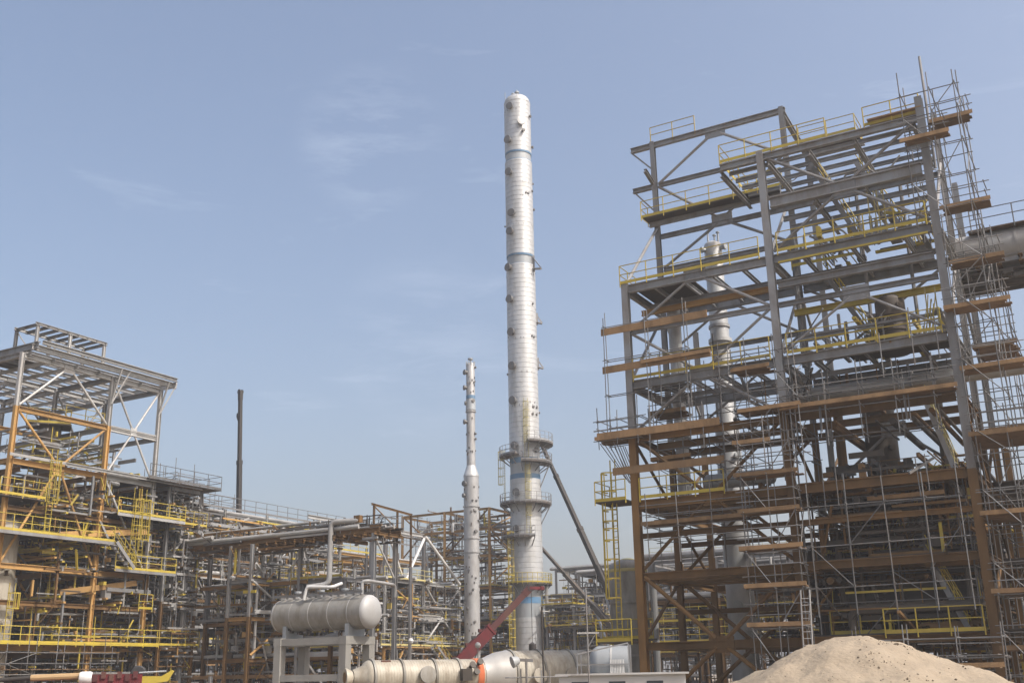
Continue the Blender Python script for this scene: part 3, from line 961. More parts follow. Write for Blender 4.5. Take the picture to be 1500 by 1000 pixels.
# face braces
for x in (0, -6.6):
    mo, mp_ = ('ochre', 'pale') if x == 0 else ('rust', 'galv')
    for (a, b, zl, zh, m, kind) in ((0, -4.8, 17.1, 24.2, mp_, 'X'), (-4.8, -12.7, 20.8, 24.2, mp_, 'A'), (-4.8, -12.7, 17.1, 20.4, mo, 'V'), (-4.8, -12.7, 10.0, 16.6, mo, 'A'), (0, -4.8, 10.0, 16.6, mp_ if x == 0 else mo, 'D')):
        ym = (a + b) / 2
        if kind == 'X':
            brace2(ls, (x, a - .2, zl), (x, ym, (zl + zh) / 2), m, .17)
            brace2(ls, (x, b + .2, zh), (x, ym, (zl + zh) / 2), m, .17)
            brace2(ls, (x, a - .2, zh), (x, ym, (zl + zh) / 2), m, .17)
            brace2(ls, (x, b + .2, zl), (x, ym, (zl + zh) / 2), m, .17)
            gusset(ls, (x + .05, ym, (zl + zh) / 2), 'y', m, .6, .6)
            bar('strut', 'I', m, ls, (x, a - .2, (zl + zh) / 2), (x, b + .2, (zl + zh) / 2), .2, .24)
        elif kind == 'A':
            brace2(ls, (x, a - .2, zl), (x, ym + .2, zh), m, .18)
            brace2(ls, (x, b + .2, zl), (x, ym - .2, zh), m, .18)
            gusset(ls, (x + .05, ym, zh), 'y', m, .9, .6)
        elif kind == 'V':
            brace2(ls, (x, a - .2, zh), (x, ym + .2, zl), m, .18)
            brace2(ls, (x, b + .2, zh), (x, ym - .2, zl), m, .18)
            gusset(ls, (x + .05, ym, zl), 'y', m, .9, .6)
        else:
            brace2(ls, (x, b + .2, zh), (x, a - .2, zl), m, .17)
bar('beam', 'box', 'pale', ls, (.35, 1.0, 17.2), (.35, -13, 17.2), .08, .2)
bar('beam', 'C', 'pale', ls, (.6, 4.6, 17.1), (.6, -8.6, 17.1), .12, .22)
bar('beam', 'I', 'rust', ls, (0, -.2, 13.6), (0, -12.5, 13.6), .2, .3)
bar('beam', 'I', 'rust', ls, (0, -.2, 7.3), (0, -12.5, 7.3), .2, .3)
bar('beam', 'I', 'ochre', ls, (-.4, -3.4, 14.3), (-5.8, -5.4, 13.7), .3, .45)
bar('beam', 'I', 'ochre', ls, (-.4, -.9, 8.9), (-5.8, -4.4, 8.7), .3, .45)
bar('crane_beam', 'box', 'ochre', ls, (.3, -.6, 13.1), (-.3, -7.9, 12.2), .25, .45)
bar('crane_beam', 'box', 'ochre', ls, (.3, -1.2, 9.2), (-.3, -7.4, 8.2), .25, .4)
# floors and yellow railings on the face that looks to the right
plate(ls, -6.2, .9, -12.8, .8, 4.62)
bar('fascia', 'box', 'yellow', ls, (.95, .9, 4.66), (.95, -14, 4.66), .04, .14)
handrail(ls, [(-.5, .9, 4.66), (.95, .9, 4.66), (.95, -14, 4.66)])
plate(ls, -6.2, 1.1, -4.2, 1.3, 10.02)
bar('fascia', 'box', 'galv', ls, (1.12, 1.9, 9.95), (1.12, -3.9, 9.95), .05, .2)
handrail(ls, [(-1.0, 1.9, 10.06), (1.1, 1.9, 10.06), (1.1, -3.9, 10.06)])
plate(ls, -2.6, 1.1, -13.8, -4.2, 11.9)
bar('fascia', 'box', 'galv', ls, (1.12, -4.2, 11.82), (1.12, -14, 11.82), .05, .22)
handrail(ls, [(1.1, -4.2, 11.94), (1.1, -14, 11.94)])
handrail(ls, [(-1.2, -4.2, 11.94), (-1.2, -12, 11.94)])
stair(ls, (1.3, -2.6, 10.1), (1.3, -4.4, 11.9), .7, 'galv', side='x')
handrail(ls, [(.6, -1.0, 7.3), (.6, .3, 7.3), (-.3, .3, 7.3)])
handrail(ls, [(-1, -4.5, 7.35), (-1, -1.0, 7.35)])
handrail(ls, [(1.0, 2.6, 14.2), (1.0, -4.0, 14.2)])
plate(ls, -2, 1.0, -4.0, 2.6, 14.1)
bar('fascia', 'box', 'pale', ls, (1.02, 2.6, 14.05), (1.02, -4.0, 14.05), .04, .22)
handrail(ls, [(.6, -13.6, 14.4), (.6, -10.0, 14.4)])
plate(ls, -2.6, .6, -13.6, -10.0, 14.3)
handrail(ls, [(-3.5, -6, 21.5), (-3.5, -2.4, 21.5), (-5.5, -2.4, 21.5)])
handrail(ls, [(-4.5, -8, 17.2), (-4.5, -1, 17.2)])
ladder(ls, .55, -9.6, 11.9, 17.0, (1, 0), 'yellow')
ladder(ls, .9, -2.3, 10.1, 15.2, (1, 0), 'yellow')
ladder(ls, .9, -1.6, 10.1, 15.2, (1, 0), 'yellow')
ladder(ls, .2, -11.5, 4.7, 7.6, (1, 0), 'yellow')
rnd = random.Random(11)
for k in range(60):
    zb = rnd.choice([.2, 4.6, 9.9, 14.0])
    z = zb + rnd.uniform(.8, 3.2)
    x = rnd.uniform(-12, -.4)
    y0 = rnd.uniform(-12, -4)
    y1 = y0 + rnd.uniform(2, 7)
    r = rnd.choice([.05, .08, .1, .14, .2])
    m = rnd.choice(['pipe', 'pipe', 'darkpipe', 'darkpipe', 'rust', 'galv'])
    MB().sweep([(x, y0, z - rnd.uniform(.5, 2)), (x, y0, z), (x, y1, z), (x + rnd.uniform(-2, -.5), y1, z)], r, 8).build('process_pipe', m, ls)
for k in range(40):
    x, y = rnd.uniform(-12, -.6), rnd.uniform(-12, 0)
    z0 = rnd.choice([.1, 4.7, 10, 12])
    bar('riser_pipe', 'tube8', rnd.choice(['pipe', 'darkpipe', 'galv', 'rust']), ls, (x, y, z0), (x, y, z0 + rnd.uniform(2, 7)), rnd.choice([.1, .16, .24, .34]))
for z in (4.4, 9.7, 13.8, 16.8):
    plate(ls, -13, -5, -12.6, 0, z)
    for k in range(5):
        bar('joist', 'I', 'rust', ls, (-.3, -1.2 - 2.6 * k, z - .4), (-13, -1.2 - 2.6 * k, z - .4), .2, .34)


def at_l(x, y, z=0):
    return G(LX + x, LY + y, z)


c = at_l(-4.4, -6.6)
v = vessel_v('reactor_vessel', 'dark vertical reactor with yellow platforms inside the left frame', c, .85, 22.0, 'darkpipe', rings=(12, 15, 18), nozzles=[(19, -30, .25, .3), (17, 20, .2, .3)], rz=camaz(c))
for z in (15.2, 17.8, 20.9):
    handrail(v, [(-1.7, -1.2, z), (1.4, -1.2, z), (1.4, 1.0, z)], 'yellow', posts=False)
    MB().box((-.1, -.1, z - .05), (3.2, 2.4, .08)).build('platform', 'grate', v, smooth=False)
c = at_l(-1.9, -11.5)
v = vessel_v('storage_drum', 'beige standing drum with domed top at far left behind railings', c, 1.3, 13.3, 'beige', rings=(4.2, 7.6, 9.0), nozzles=[(6.0, 40, .3, .4), (10, 20, .25, .3)], rz=camaz(c))
c = at_l(-7.8, -4.0)
vessel_v('storage_drum', 'shaded standing drum behind the ochre middle column at left', c, 1.3, 13.0, 'darkpipe', rings=(5, 9), rz=camaz(c))
scaffold('hanging tube scaffold with plank deck under the lowest yellow railing at left', LX, LY, [1.4, 2.2], [-12.8, -10.6, -8.4, -6.2, -4.4], 0, 4.2, [2.6, 3.3, 4.0], [(2.9, 1.3, 2.3, -13, -4.6)], rails=False, fringe=.6)
scaffold('thin tube scaffold rising above the far deck of the left frame', LX, LY, [-3.4, -1.6, .2], [2.0, 4.0], 14.0, 18.4, [15.2, 16.4, 17.8], [(17.0, -3.6, .2, 2, 5)], fringe=.5)

# ------------------------------------------------------------------ generic process frames behind
def module(name, label, gx, gy, xs, ys, zs, mats, pipes=(), rails=(), floors=(), seed=1, colw=.24, risers=20, braces=(), cat='process frame', junk=30, top=None, posts=False, fine=1100):
    """a braced frame carrying pipes; xs, ys, zs local grid lines; mats[i] = (column, beam) material per storey"""
    rn = random.Random(seed)
    t = thing(name, label, cat, G(gx, gy))
    zz = [0] + list(zs)
    for x in xs:
        for y in ys:
            for k in range(len(zs)):
                bar('column', 'H', mats[k][0], t, (x, y, zz[k]), (x, y, zz[k + 1]), colw)
            if top:
                bar('column', 'H', mats[-1][0], t, (x, y, zz[-1]), (x, y, zz[-1] + top * rn.uniform(.3, 1)), colw * .8)
    for k, z in enumerate(zs):
        for y in ys:
            for a, b in zip(xs[:-1], xs[1:]):
                bar('beam', 'I', mats[k][1], t, (a + .15, y, z - .14), (b - .15, y, z - .14), .18, .27)
        for x in xs:
            for a, b in zip(ys[:-1], ys[1:]):
                bar('beam', 'I', mats[k][1], t, (x, a + .15, z - .14), (x, b - .15, z - .14), .18, .27)
    for ax_, lev, n, r0, r1, ms in pipes:
        z = zs[lev]
        lo, hi = (min(xs), max(xs)) if ax_ == 'y' else (min(ys), max(ys))
        e0, e1 = (min(ys), max(ys)) if ax_ == 'y' else (min(xs), max(xs))
        for k in range(n):
            r = rn.uniform(r0, r1)
            c_ = lo + (hi - lo) * (k + .5 + rn.uniform(-.3, .3)) / n
            s0, s1 = e0 - rn.uniform(.2, 1.5), e1 + rn.uniform(.2, 1.5)
            if rn.random() < .3:
                s1 = e0 + (e1 - e0) * rn.uniform(.4, .9)
            p, q = ((c_, s0, z + r + .03), (c_, s1, z + r + .03)) if ax_ == 'y' else ((s0, c_, z + r + .03), (s1, c_, z + r + .03))
            bar('pipe', 'tube10', rn.choice(ms), t, p, q, 1.7 * r)
    for x0, x1, y0, y1, z in floors:
        plate(t, x0, x1, y0, y1, z)
    for m, pts in rails:
        handrail(t, pts, m, posts=posts)
    for k in range(risers):
        x, y = rn.uniform(min(xs), max(xs)), rn.uniform(min(ys), max(ys))
        z0 = rn.choice(zz[:-1])
        bar('riser_pipe', 'tube8', rn.choice(['pipe', 'galv', 'darkpipe', 'pale', 'rust']), t, (x, y, z0), (x, y, min(zs[-1] + .8, z0 + rn.uniform(2, 6))), rn.choice([.1, .15, .22, .34]))
    for k in range(junk):
        x, y = rn.uniform(min(xs), max(xs)), rn.uniform(min(ys), max(ys))
        z = rn.choice(zz[:-1]) + rn.uniform(.4, 2.4)
        L = rn.uniform(1, 4)
        dx, dy = (L, 0) if rn.random() < .5 else (0, L)
        s = rn.choice((-1, 1))
        r = rn.choice([.05, .08, .12, .18])
        MB().sweep([(x, y, z - rn.uniform(.3, 1.8)), (x, y, z), (x + dx * s, y + dy * s, z), (x + dx * s, y + dy * s, z + rn.uniform(-1.6, 1.6))], r, 6).build('process_pipe', rn.choice(['pipe', 'pale', 'darkpipe', 'rust', 'galv']), t)
    for a, b, m, w in braces:
        bar('brace', 'tube8', m, t, a, b, w)
    if fine:
        clutter(t, min(xs), max(xs) + .5, min(ys), max(ys), .2, zs[-1] - .2, fine, seed + 500, lvls=list(zs[:-1]))
    return t


PM = ['pipe', 'pipe', 'galv', 'pale', 'pale', 'rust']
# low extension of the left frame
module('process_frame', 'dark deck frame carrying scaffolded grating just right of the left frame', -74.5, 60.6, [0, 3.8, 7.6], [0, 3.4], [4.6, 8.0, 11.0, 14.0, 17.0],
       [('rust', 'rust'), ('rust', 'rust'), ('galv', 'rust'), ('galv', 'galv'), ('galv', 'galv')],
       pipes=[('y', 1, 6, .06, .2, PM), ('y', 2, 6, .06, .2, PM), ('y', 3, 5, .06, .18, PM)], floors=[(-1, 8.6, -3, 4.6, 17.15), (0, 7.6, 0, 3.4, 11.1), (0, 7.6, 0, 3.4, 8.05), (0, 7.6, 0, 3.4, 4.65)],
       rails=[('tube', [(8.6, -3, 17.2), (8.6, 4.6, 17.2), (0, 4.6, 17.2)]), ('yellow', [(8.0, -.5, 14.1), (8.0, 3.8, 14.1)]), ('yellow', [(8.0, -.5, 4.7), (8.0, 3.8, 4.7)])], seed=21)
# the long pipe rack on the left of the alley
ys = [0, 5.5, 11, 16.5, 22]
clutter(ls, -12.5, .6, -9.6, 1.0, .2, 16.6, 2200, 401, (('tube', 4), ('rust', 3), ('darkpipe', 3), ('pipe', 4), ('ochre', 2), ('yellow', 5)), [4.7, 7.3, 10, 12, 14.2])
clutter(ls, -9, -1, -11, 0, 17.2, 20.2, 90, 402, (('galv', 2), ('yellow', 1)))
rk = module('pipe_rack', 'long multi-level pipe rack with silver columns behind the grey drum', -80.5, 66.5, [0, 4.2, 8.4], ys, [4.2, 7.6, 11.0, 14.2, 16.6],
       [('rust', 'rust'), ('rust', 'rust'), ('galv', 'rust'), ('pale', 'galv'), ('pale', 'galv')],
       pipes=[('y', 0, 8, .06, .2, PM), ('y', 1, 9, .07, .28, PM), ('y', 2, 9, .07, .3, PM), ('y', 3, 9, .07, .28, PM), ('y', 4, 8, .06, .2, PM), ('x', 2, 5, .08, .2, PM), ('x', 3, 5, .08, .2, PM)],
       floors=[(0, 8.8, 0, 10, 14.3), (0, 8.8, 12, 22, 11.1), (3, 9.2, 0, 22, 4.3), (3, 9.2, 0, 22, 7.7)],
       rails=[('tube', [(9.0, 0, 16.9), (9.0, 22, 16.9)]), ('galv', [(0, 2, 17.0), (8.4, 2, 17.0)]), ('faded', [(9.2, 3, 4.4), (9.2, 20, 4.4)]), ('yellow', [(9.0, 12, 11.2), (9.0, 16, 11.2)]), ('tube', [(9.2, 0, 7.8), (9.2, 22, 7.8)])],
       braces=[((8.5, 11, 11), (8.5, 14, 14), 'pale', .16), ((8.5, 16.5, 11), (8.5, 14, 14), 'pale', .16), ((8.5, 0, 4.3), (8.5, 2.7, 7.4), 'pale', .16), ((8.5, 5.5, 4.3), (8.5, 2.7, 7.4), 'pale', .16)], seed=5, risers=60, junk=110, top=1.0, fine=3600)
scaffold('tube scaffold climbing the near end of the long pipe rack', -72.5, 64.6, [0, 1.6], [0, 1.6, 3.2], 0, 15.5, [2, 4, 6, 8, 10, 12, 14], [(5.8, -.1, 1.7, 0, 3.2), (9.8, -.1, 1.7, 0, 3.2), (13.8, -.1, 1.7, 0, 3.2)])
scaffold('tube scaffold clinging to the middle of the long pipe rack', -71.6, 72.5, [0, 1.5], [0, 1.8, 3.6, 5.4, 7.2], 0, 12.5, [1.8, 3.6, 5.4, 7.2, 9, 11, 12], [(3.4, -.1, 1.6, 0, 7), (7.0, -.1, 1.6, 0, 7), (10.8, -.1, 1.6, 1, 6)])
# steel bent in front of the rack
module('steel_bent', 'narrow rusty and grey steel bent with crossed braces in front of the pipe rack', -61.4, 62.2, [0, 2.2], [0, 4.6], [3.6, 6.6, 9.4, 12.0],
       [('rust', 'rust'), ('rust', 'ochre'), ('galv', 'galv'), ('galv', 'rust')], pipes=[('y', 2, 2, .1, .2, PM)], seed=9, risers=5, junk=6, fine=120,
       braces=[((2.3, 0, 9.3), (2.3, 4.6, 6.8), 'pale', .18), ((2.3, .2, 6.6), (2.3, 4.4, 9.2), 'galv', .14), ((2.3, .2, 3.8), (2.3, 4.4, 6.4), 'ochre', .2), ((2.3, 2.4, 3.8), (2.3, 4.5, 6.2), 'rust', .16)])
# pipe bridge that crosses in front of the rack
br = thing('pipe_bridge', 'rusty pipe bridge with pale pipes crossing above the grey drum', 'pipe bridge', G(-48, 63))
for y in (0, 1.3, 2.6):
    bar('girder', 'I', 'rust', br, (-20, y, 12.25), (.3, y, 12.25), .22, .36)
for k in range(22):
    bar('cross_beam', 'I', 'rust', br, (-19.6 + .94 * k, -.45, 12.0), (-19.6 + .94 * k, 3.0, 12.0), .12, .22)
for k, (y, r, m, x0) in enumerate(((-.1, .17, 'pale', -19.5), (.45, .1, 'pipe', -20), (.95, .15, 'galv', -18), (1.5, .12, 'pipe', -20), (2.1, .18, 'pale', -17), (2.6, .1, 'darkpipe', -19))):
    bar('pipe', 'tube10', m, br, (x0, y, 12.45 + r), (.5 if k % 2 else -1.5, y, 12.45 + r), 2 * r)
bar('pipe', 'tube10', 'pale', br, (-18, .3, 13.35), (-5.5, .3, 13.35), .2)
bar('pipe', 'tube10', 'galv', br, (-14, 1.5, 13.5), (-3, 1.5, 13.5), .16)
for x in (-19, -.2):
    for y in (0, 2.6):
        bar('column', 'H', 'galv', br, (x, y, 0), (x, y, 12.05), .28)
bar('brace', 'tube8', 'pale', br, (-.2, .1, 11.8), (-.2, 2.5, 9.0), .14)
bar('column', 'H', 'galv', br, (-8.2, 1.3, 0), (-8.2, 1.3, 12.05), .26)
for a, b in (((-8.1, 1.3, 12.0), (-9.4, 1.3, 9.2)), ((-8.0, 1.3, 12.0), (-6.8, 1.3, 9.2))):
    bar('brace', 'tube8', 'pale', br, a, b, .15)
handrail(br, [(-11, 2.9, 12.5), (.2, 2.9, 12.5)], 'tube', posts=False)
clutter(br, -19, .2, -.3, 2.8, 11.5, 13.4, 260, 911, (('rust', 3), ('darkpipe', 3), ('pipe', 2), ('tube', 2)))
rk2 = module('pipe_rack', 'low dense rack of valves and pipes under the pipe bridge', -66, 64.5, [0, 5, 10, 14], [0, 4], [3.6, 6.4, 9.2], [('rust', 'rust'), ('rust', 'rust'), ('galv', 'galv')],
       pipes=[('x', 0, 5, .08, .2, PM), ('x', 1, 6, .08, .25, PM), ('x', 2, 6, .08, .22, PM)], floors=[(0, 14, 0, 4, 3.7), (0, 12, 0, 4, 6.5)], rails=[('tube', [(0, -.3, 6.5), (14, -.3, 6.5)]), ('yellow', [(9, -.3, 9.3), (14, -.3, 9.3)])], seed=15, risers=40, junk=50, fine=1500)
p = G(-51.9, 62.6)
pipe_thing('drop_pipe', 'pale vertical pipe with elbow dropping from the pipe bridge', [(p.x + 2.2, p.y - .6, 13.1), (p.x, p.y, 13.1), (p.x, p.y, 8.6), (p.x - 1.6, p.y, 8.4)], .2, 'pale', n=14, bend=.5)
p = G(-67.6, 62.6)
pipe_thing('drop_pipe', 'pale L-shaped pipe dropping from the rack top onto the pipe bridge', [(p.x, p.y, 16.3), (p.x, p.y, 12.7), (p.x + 3.2, p.y - 1.8, 12.9)], .16, 'pale', n=12, bend=.6)
rf = thing('roof_frame', 'bare goalpost pipe support standing on the rack skyline left of centre', 'pipe support', G(-60.5, 79.0))
for y in (0, 3.6, 5.8):
    bar('post', 'H', 'rust', rf, (0, y, 0 if y == 0 else 12), (0, y, 17.2 - .03 * y), .16)
bar('cap_beam', 'I', 'rust', rf, (0, -.4, 17.2), (0, 6.0, 16.9), .16, .18)
bar('brace', 'box', 'rust', rf, (0, .1, 17), (0, 3.4, 15.4), .08)
bar('sill_beam', 'I', 'galv', rf, (0, -.4, 15.0), (0, 6.0, 14.8), .18, .22)
bar('post', 'H', 'galv', rf, (0, 5.8, 0), (0, 5.8, 12), .24)
# pale A-braced frame
af = module('process_frame', 'pale A-braced steel frame left of the slender column with yellow railings', -74.0, 89.5, [0, 3.5, 7.0], [0, 6.8, 13.7], [5.0, 8.2, 11.6],
       [('ochre', 'ochre'), ('pale', 'pale'), ('pale', 'pale')],
       pipes=[('y', 0, 5, .08, .25, PM), ('y', 1, 6, .08, .3, PM), ('y', 2, 7, .1, .34, PM), ('x', 2, 5, .1, .25, PM)],
       rails=[('faded', [(7.4, -1, 5.1), (7.4, 14.4, 5.1)]), ('yellow', [(7.4, 12.8, 5.1), (8.6, 12.8, 5.1), (8.6, 14.4, 5.1)]), ('faded', [(7.3, -.5, 11.7), (7.3, 8.0, 11.7), (4, 8, 11.7)]), ('yellow', [(7.2, 10.4, 1.6), (8.6, 10.4, 1.6), (8.6, 13, 1.6)]), ('faded', [(3.5, 0, 8.3), (3.5, 13, 8.3)])],
       floors=[(0, 7.4, -1, 14.4, 5.05), (0, 7.3, -.5, 8, 11.65), (0, 7, 5, 13.7, 8.3)],
       braces=[((7.1, 6.8, 11.5), (7.1, 10.2, 8.3), 'pale', .2), ((7.1, 13.7, 11.5), (7.1, 10.2, 8.3), 'pale', .2), ((7.1, 6.8, 5.2), (7.1, 10.2, 8.1), 'pale', .2), ((7.1, 13.7, 5.2), (7.1, 10.2, 8.1), 'pale', .2),
               ((7.1, 0, .2), (7.1, 3.2, 4.8), 'ochre', .22), ((7.1, 10, 4.8), (7.1, 6.9, .3), 'ochre', .22), ((7.1, 10.4, 4.8), (7.1, 13.6, .3), 'ochre', .22), ((7.1, -4, 4.8), (7.1, -.5, .6), 'ochre', .2),
               ((7.2, 6.9, 16.4), (7.2, 13.6, 11.8), 'white', .3), ((7.2, 6.6, 16.2), (7.2, 3.4, 11.8), 'white', .3), ((7.2, .1, 16.2), (7.2, 2.8, 11.8), 'white', .24), ((7.1, 0, 11.4), (7.1, 6.6, 8.4), 'ochre', .2)], seed=31, risers=30, junk=60, posts=False)
for y in (0, 6.8):
    for x in (0, 7.0):
        bar('column', 'H', 'galv', af, (x, y, 11.6), (x, y, 16.5), .34)
bar('beam', 'I', 'pale', af, (7, -12, 16.5), (7, 6.8, 16.5), .25, .36)
stair(af, (7.9, 12.4, 1.4), (7.9, 7.6, 5.0), .9, 'galv', side='x')
plate(af, 7.0, 8.8, 5.5, 14.2, 1.55, 'ochre', .25)
# brown open frame behind the slender column
module('process_frame', 'open rust-brown frame with empty top bays behind the slender column', -81.2, 112, [0, 6.4, 12.9], [0, 6.5], [4.4, 8.2, 12.2, 16.0, 19.2, 21.6],
       [('ochre', 'ochre'), ('ochre', 'ochre'), ('ochre', 'ochre'), ('ochre', 'ochre'), ('ochre', 'ochre'), ('ochre', 'ochre')],
       pipes=[('y', 0, 6, .1, .3, PM), ('x', 1, 6, .1, .3, PM), ('x', 2, 5, .1, .3, PM)],
       rails=[('yellow', [(13.3, -.5, 8.3), (13.3, 7, 8.3)]), ('yellow', [(13.3, -.5, 12.3), (13.3, 7, 12.3)]), ('yellow', [(13.4, -.5, 4.5), (13.4, 7, 4.5)]), ('faded', [(0, -.4, 12.3), (12.9, -.4, 12.3)])],
       floors=[(0, 13.2, -.5, 7, 4.45), (0, 13.2, -.5, 7, 8.25), (0, 13, 0, 6.5, 12.25)],
       braces=[((.2, 0, 21.4), (6.2, 0, 16.2), 'rust', .2), ((6.6, 0, 16.2), (12.7, 0, 21.4), 'rust', .2), ((12.9, .2, 19.2), (12.9, 6.3, 21.4), 'ochre', .2), ((12.9, 6.3, 16.2), (12.9, .2, 19), 'ochre', .2), ((12.9, .2, 12.4), (12.9, 6.3, 15.8), 'ochre', .2), ((.2, 6.5, 16.2), (6.2, 6.5, 21.4), 'rust', .2), ((6.6, 6.5, 21.4), (12.7, 6.5, 16.2), 'rust', .2), ((0, 0, 16.2), (0, 6.4, 21.4), 'rust', .2), ((6.5, 0, 12.4), (12.7, 0, 15.8), 'rust', .18)], seed=41, risers=25, junk=40)
module('process_frame', 'tangled brown pipe frame between the pale frame and brown frame', -86, 92, [0, 5, 10], [0, 6, 12, 18], [4.2, 8.0, 12, 15.2], [('rust', 'rust'), ('rust', 'rust'), ('galv', 'ochre'), ('galv', 'ochre')],
       pipes=[('y', 0, 8, .1, .3, PM), ('y', 1, 8, .1, .35, PM), ('y', 2, 9, .1, .4, PM), ('y', 3, 9, .1, .35, PM)], rails=[('yellow', [(10.2, 0, 15.4), (10.2, 10, 15.4)]), ('galv', [(10, 8, 17), (10, 18, 17)])], seed=43, risers=40, junk=60, floors=[(0, 10, 0, 18, 8.1), (0, 10, 0, 18, 4.3)], top=1.4)
# pipe racks across the back, seen between the columns and through the right frame
module('pipe_rack', 'far pipe rack running right behind the tall column to the right frame', -70, 132, [0, 7, 14, 21, 28, 35, 42, 49, 56], [0, 6], [5, 8.6, 12, 15.6], [('rust', 'rust'), ('galv', 'rust'), ('galv', 'galv'), ('galv', 'galv')],
       pipes=[('x', 0, 7, .12, .3, PM), ('x', 1, 8, .12, .35, PM), ('x', 2, 8, .12, .4, PM), ('x', 3, 8, .12, .4, PM)], rails=[('faded', [(14, -.2, 16.4), (56, -.2, 16.4)]), ('yellow', [(0, -.4, 8.8), (40, -.4, 8.8)]), ('yellow', [(20, -.4, 5.1), (56, -.4, 5.1)])],
       floors=[(0, 56, 0, 6, 12.1), (0, 56, 0, 6, 8.7), (0, 56, 0, 6, 5.1)], seed=51, risers=60, junk=90, fine=3000, braces=[((22, -.1, 9), (25, -.1, 12), 'galv', .2), ((28, -.1, 9), (25, -.1, 12), 'galv', .2)])
module('process_frame', 'dense dark pipe frame seen between the tall column and standing vessel', -60, 119, [0, 5, 10, 15, 20], [0, 6], [4, 7.4, 10.6, 13.6], [('rust', 'rust'), ('rust', 'rust'), ('galv', 'galv'), ('galv', 'galv')],
       pipes=[('x', 0, 7, .1, .3, PM), ('x', 1, 7, .1, .35, PM), ('x', 2, 7, .1, .35, PM), ('x', 3, 8, .1, .4, PM)], floors=[(0, 20, 0, 6, 4.1), (0, 20, 0, 6, 7.5), (0, 20, 0, 6, 10.7), (0, 20, 1, 6, 13.65)], rails=[('yellow', [(0, -.3, 7.5), (12, -.3, 7.5)]), ('galv', [(4, 3, 14), (16, 3, 14)]), ('yellow', [(4, -.3, 4.2), (18, -.3, 4.2)])], seed=91, risers=40, junk=60, fine=1600)
module('process_frame', 'yellow railed platforms right of the tall column base', -61.0, 112.5, [0, 3.5, 7], [0, 5], [3.6, 7.2, 9.6], [('rust', 'rust'), ('galv', 'galv'), ('galv', 'galv')],
       pipes=[('y', 1, 5, .1, .25, PM), ('x', 1, 4, .1, .25, PM), ('x', 0, 5, .1, .3, PM)], rails=[('yellow', [(-.4, -.4, 9.7), (3.6, -.4, 9.7), (3.6, 5, 9.7)]), ('yellow', [(0, -.5, 7.3), (7.6, -.5, 7.3), (7.6, 5, 7.3)]), ('yellow', [(0, -.5, 2.2), (4, -.5, 2.2)]), ('yellow', [(0, -.5, 3.8), (3, -.5, 3.8)])],
       floors=[(-.4, 3.6, -.4, 5, 9.65), (0, 7.6, -.5, 5, 7.25)], seed=61, risers=25, junk=40)
module('process_frame', 'low dark pipework frame behind the right frame crossed braces', -36, 84, [0, 6, 12, 18, 24, 30], [0, 6, 12], [4.2, 7.6, 10.8], [('rust', 'rust'), ('rust', 'rust'), ('galv', 'galv')],
       pipes=[('x', 0, 9, .1, .3, PM), ('x', 1, 9, .1, .35, PM), ('x', 2, 6, .1, .4, PM)], rails=[('yellow', [(-.2, -.4, 4.3), (30, -.4, 4.3)]), ('yellow', [(-.2, -.4, 5.9), (12, -.4, 5.9)])], floors=[(0, 30, 0, 12, 7.7), (0, 30, 0, 12, 4.3)], seed=71, risers=50, junk=80)
module('process_frame', 'shaded frame beyond the right frame at the right edge', -16, 72, [0, 6, 12, 18], [0, 6], [4.2, 8, 11.5], [('rust', 'rust'), ('rust', 'rust'), ('galv', 'galv')],
       pipes=[('x', 0, 8, .1, .3, PM), ('x', 1, 8, .1, .3, PM), ('x', 2, 7, .1, .3, PM)], floors=[(0, 18, 0, 6, 4.3), (0, 18, 0, 6, 8.1)], seed=73, risers=40, junk=60)
module('process_frame', 'dark far pipe frame low behind the left frame', -92, 46, [0, 7, 14], [0, 7, 14, 21, 28, 35], [4.2, 8, 12], [('rust', 'rust'), ('rust', 'rust'), ('galv', 'galv')],
       pipes=[('y', 0, 8, .1, .3, PM), ('y', 1, 8, .1, .35, PM), ('y', 2, 8, .1, .35, PM)], floors=[(0, 14, 0, 35, 4.3), (0, 14, 0, 35, 8.1)], seed=77, risers=50, junk=80)

module('pipe_rack', 'tangled rear pipe rack farther left behind the long rack', -96, 70, [0, 6, 12], [0, 7, 14, 21, 28, 35], [4.2, 7.8, 11.4, 14.4], [('rust', 'rust'), ('rust', 'rust'), ('rust', 'galv'), ('galv', 'galv')],
       pipes=[('y', 0, 9, .1, .3, PM), ('y', 1, 9, .1, .35, PM), ('y', 2, 9, .1, .35, PM), ('y', 3, 7, .1, .3, PM)], floors=[(0, 12, 0, 35, 4.3), (0, 12, 0, 35, 7.9), (0, 12, 0, 20, 11.5)], seed=79, risers=50, junk=60, fine=2600, top=1)
module('process_frame', 'far brown frame closing the view behind the tall column base', -78, 118, [0, 6, 12, 18, 24], [0, 6], [4.0, 7.6, 11.2], [('rust', 'rust'), ('rust', 'rust'), ('rust', 'galv')],
       pipes=[('x', 0, 7, .1, .3, PM), ('x', 1, 7, .1, .35, PM)], floors=[(0, 24, 0, 6, 4.1), (0, 24, 0, 6, 7.7)], rails=[('yellow', [(0, -.3, 7.8), (24, -.3, 7.8)])], seed=83, risers=30, junk=40, fine=1200)
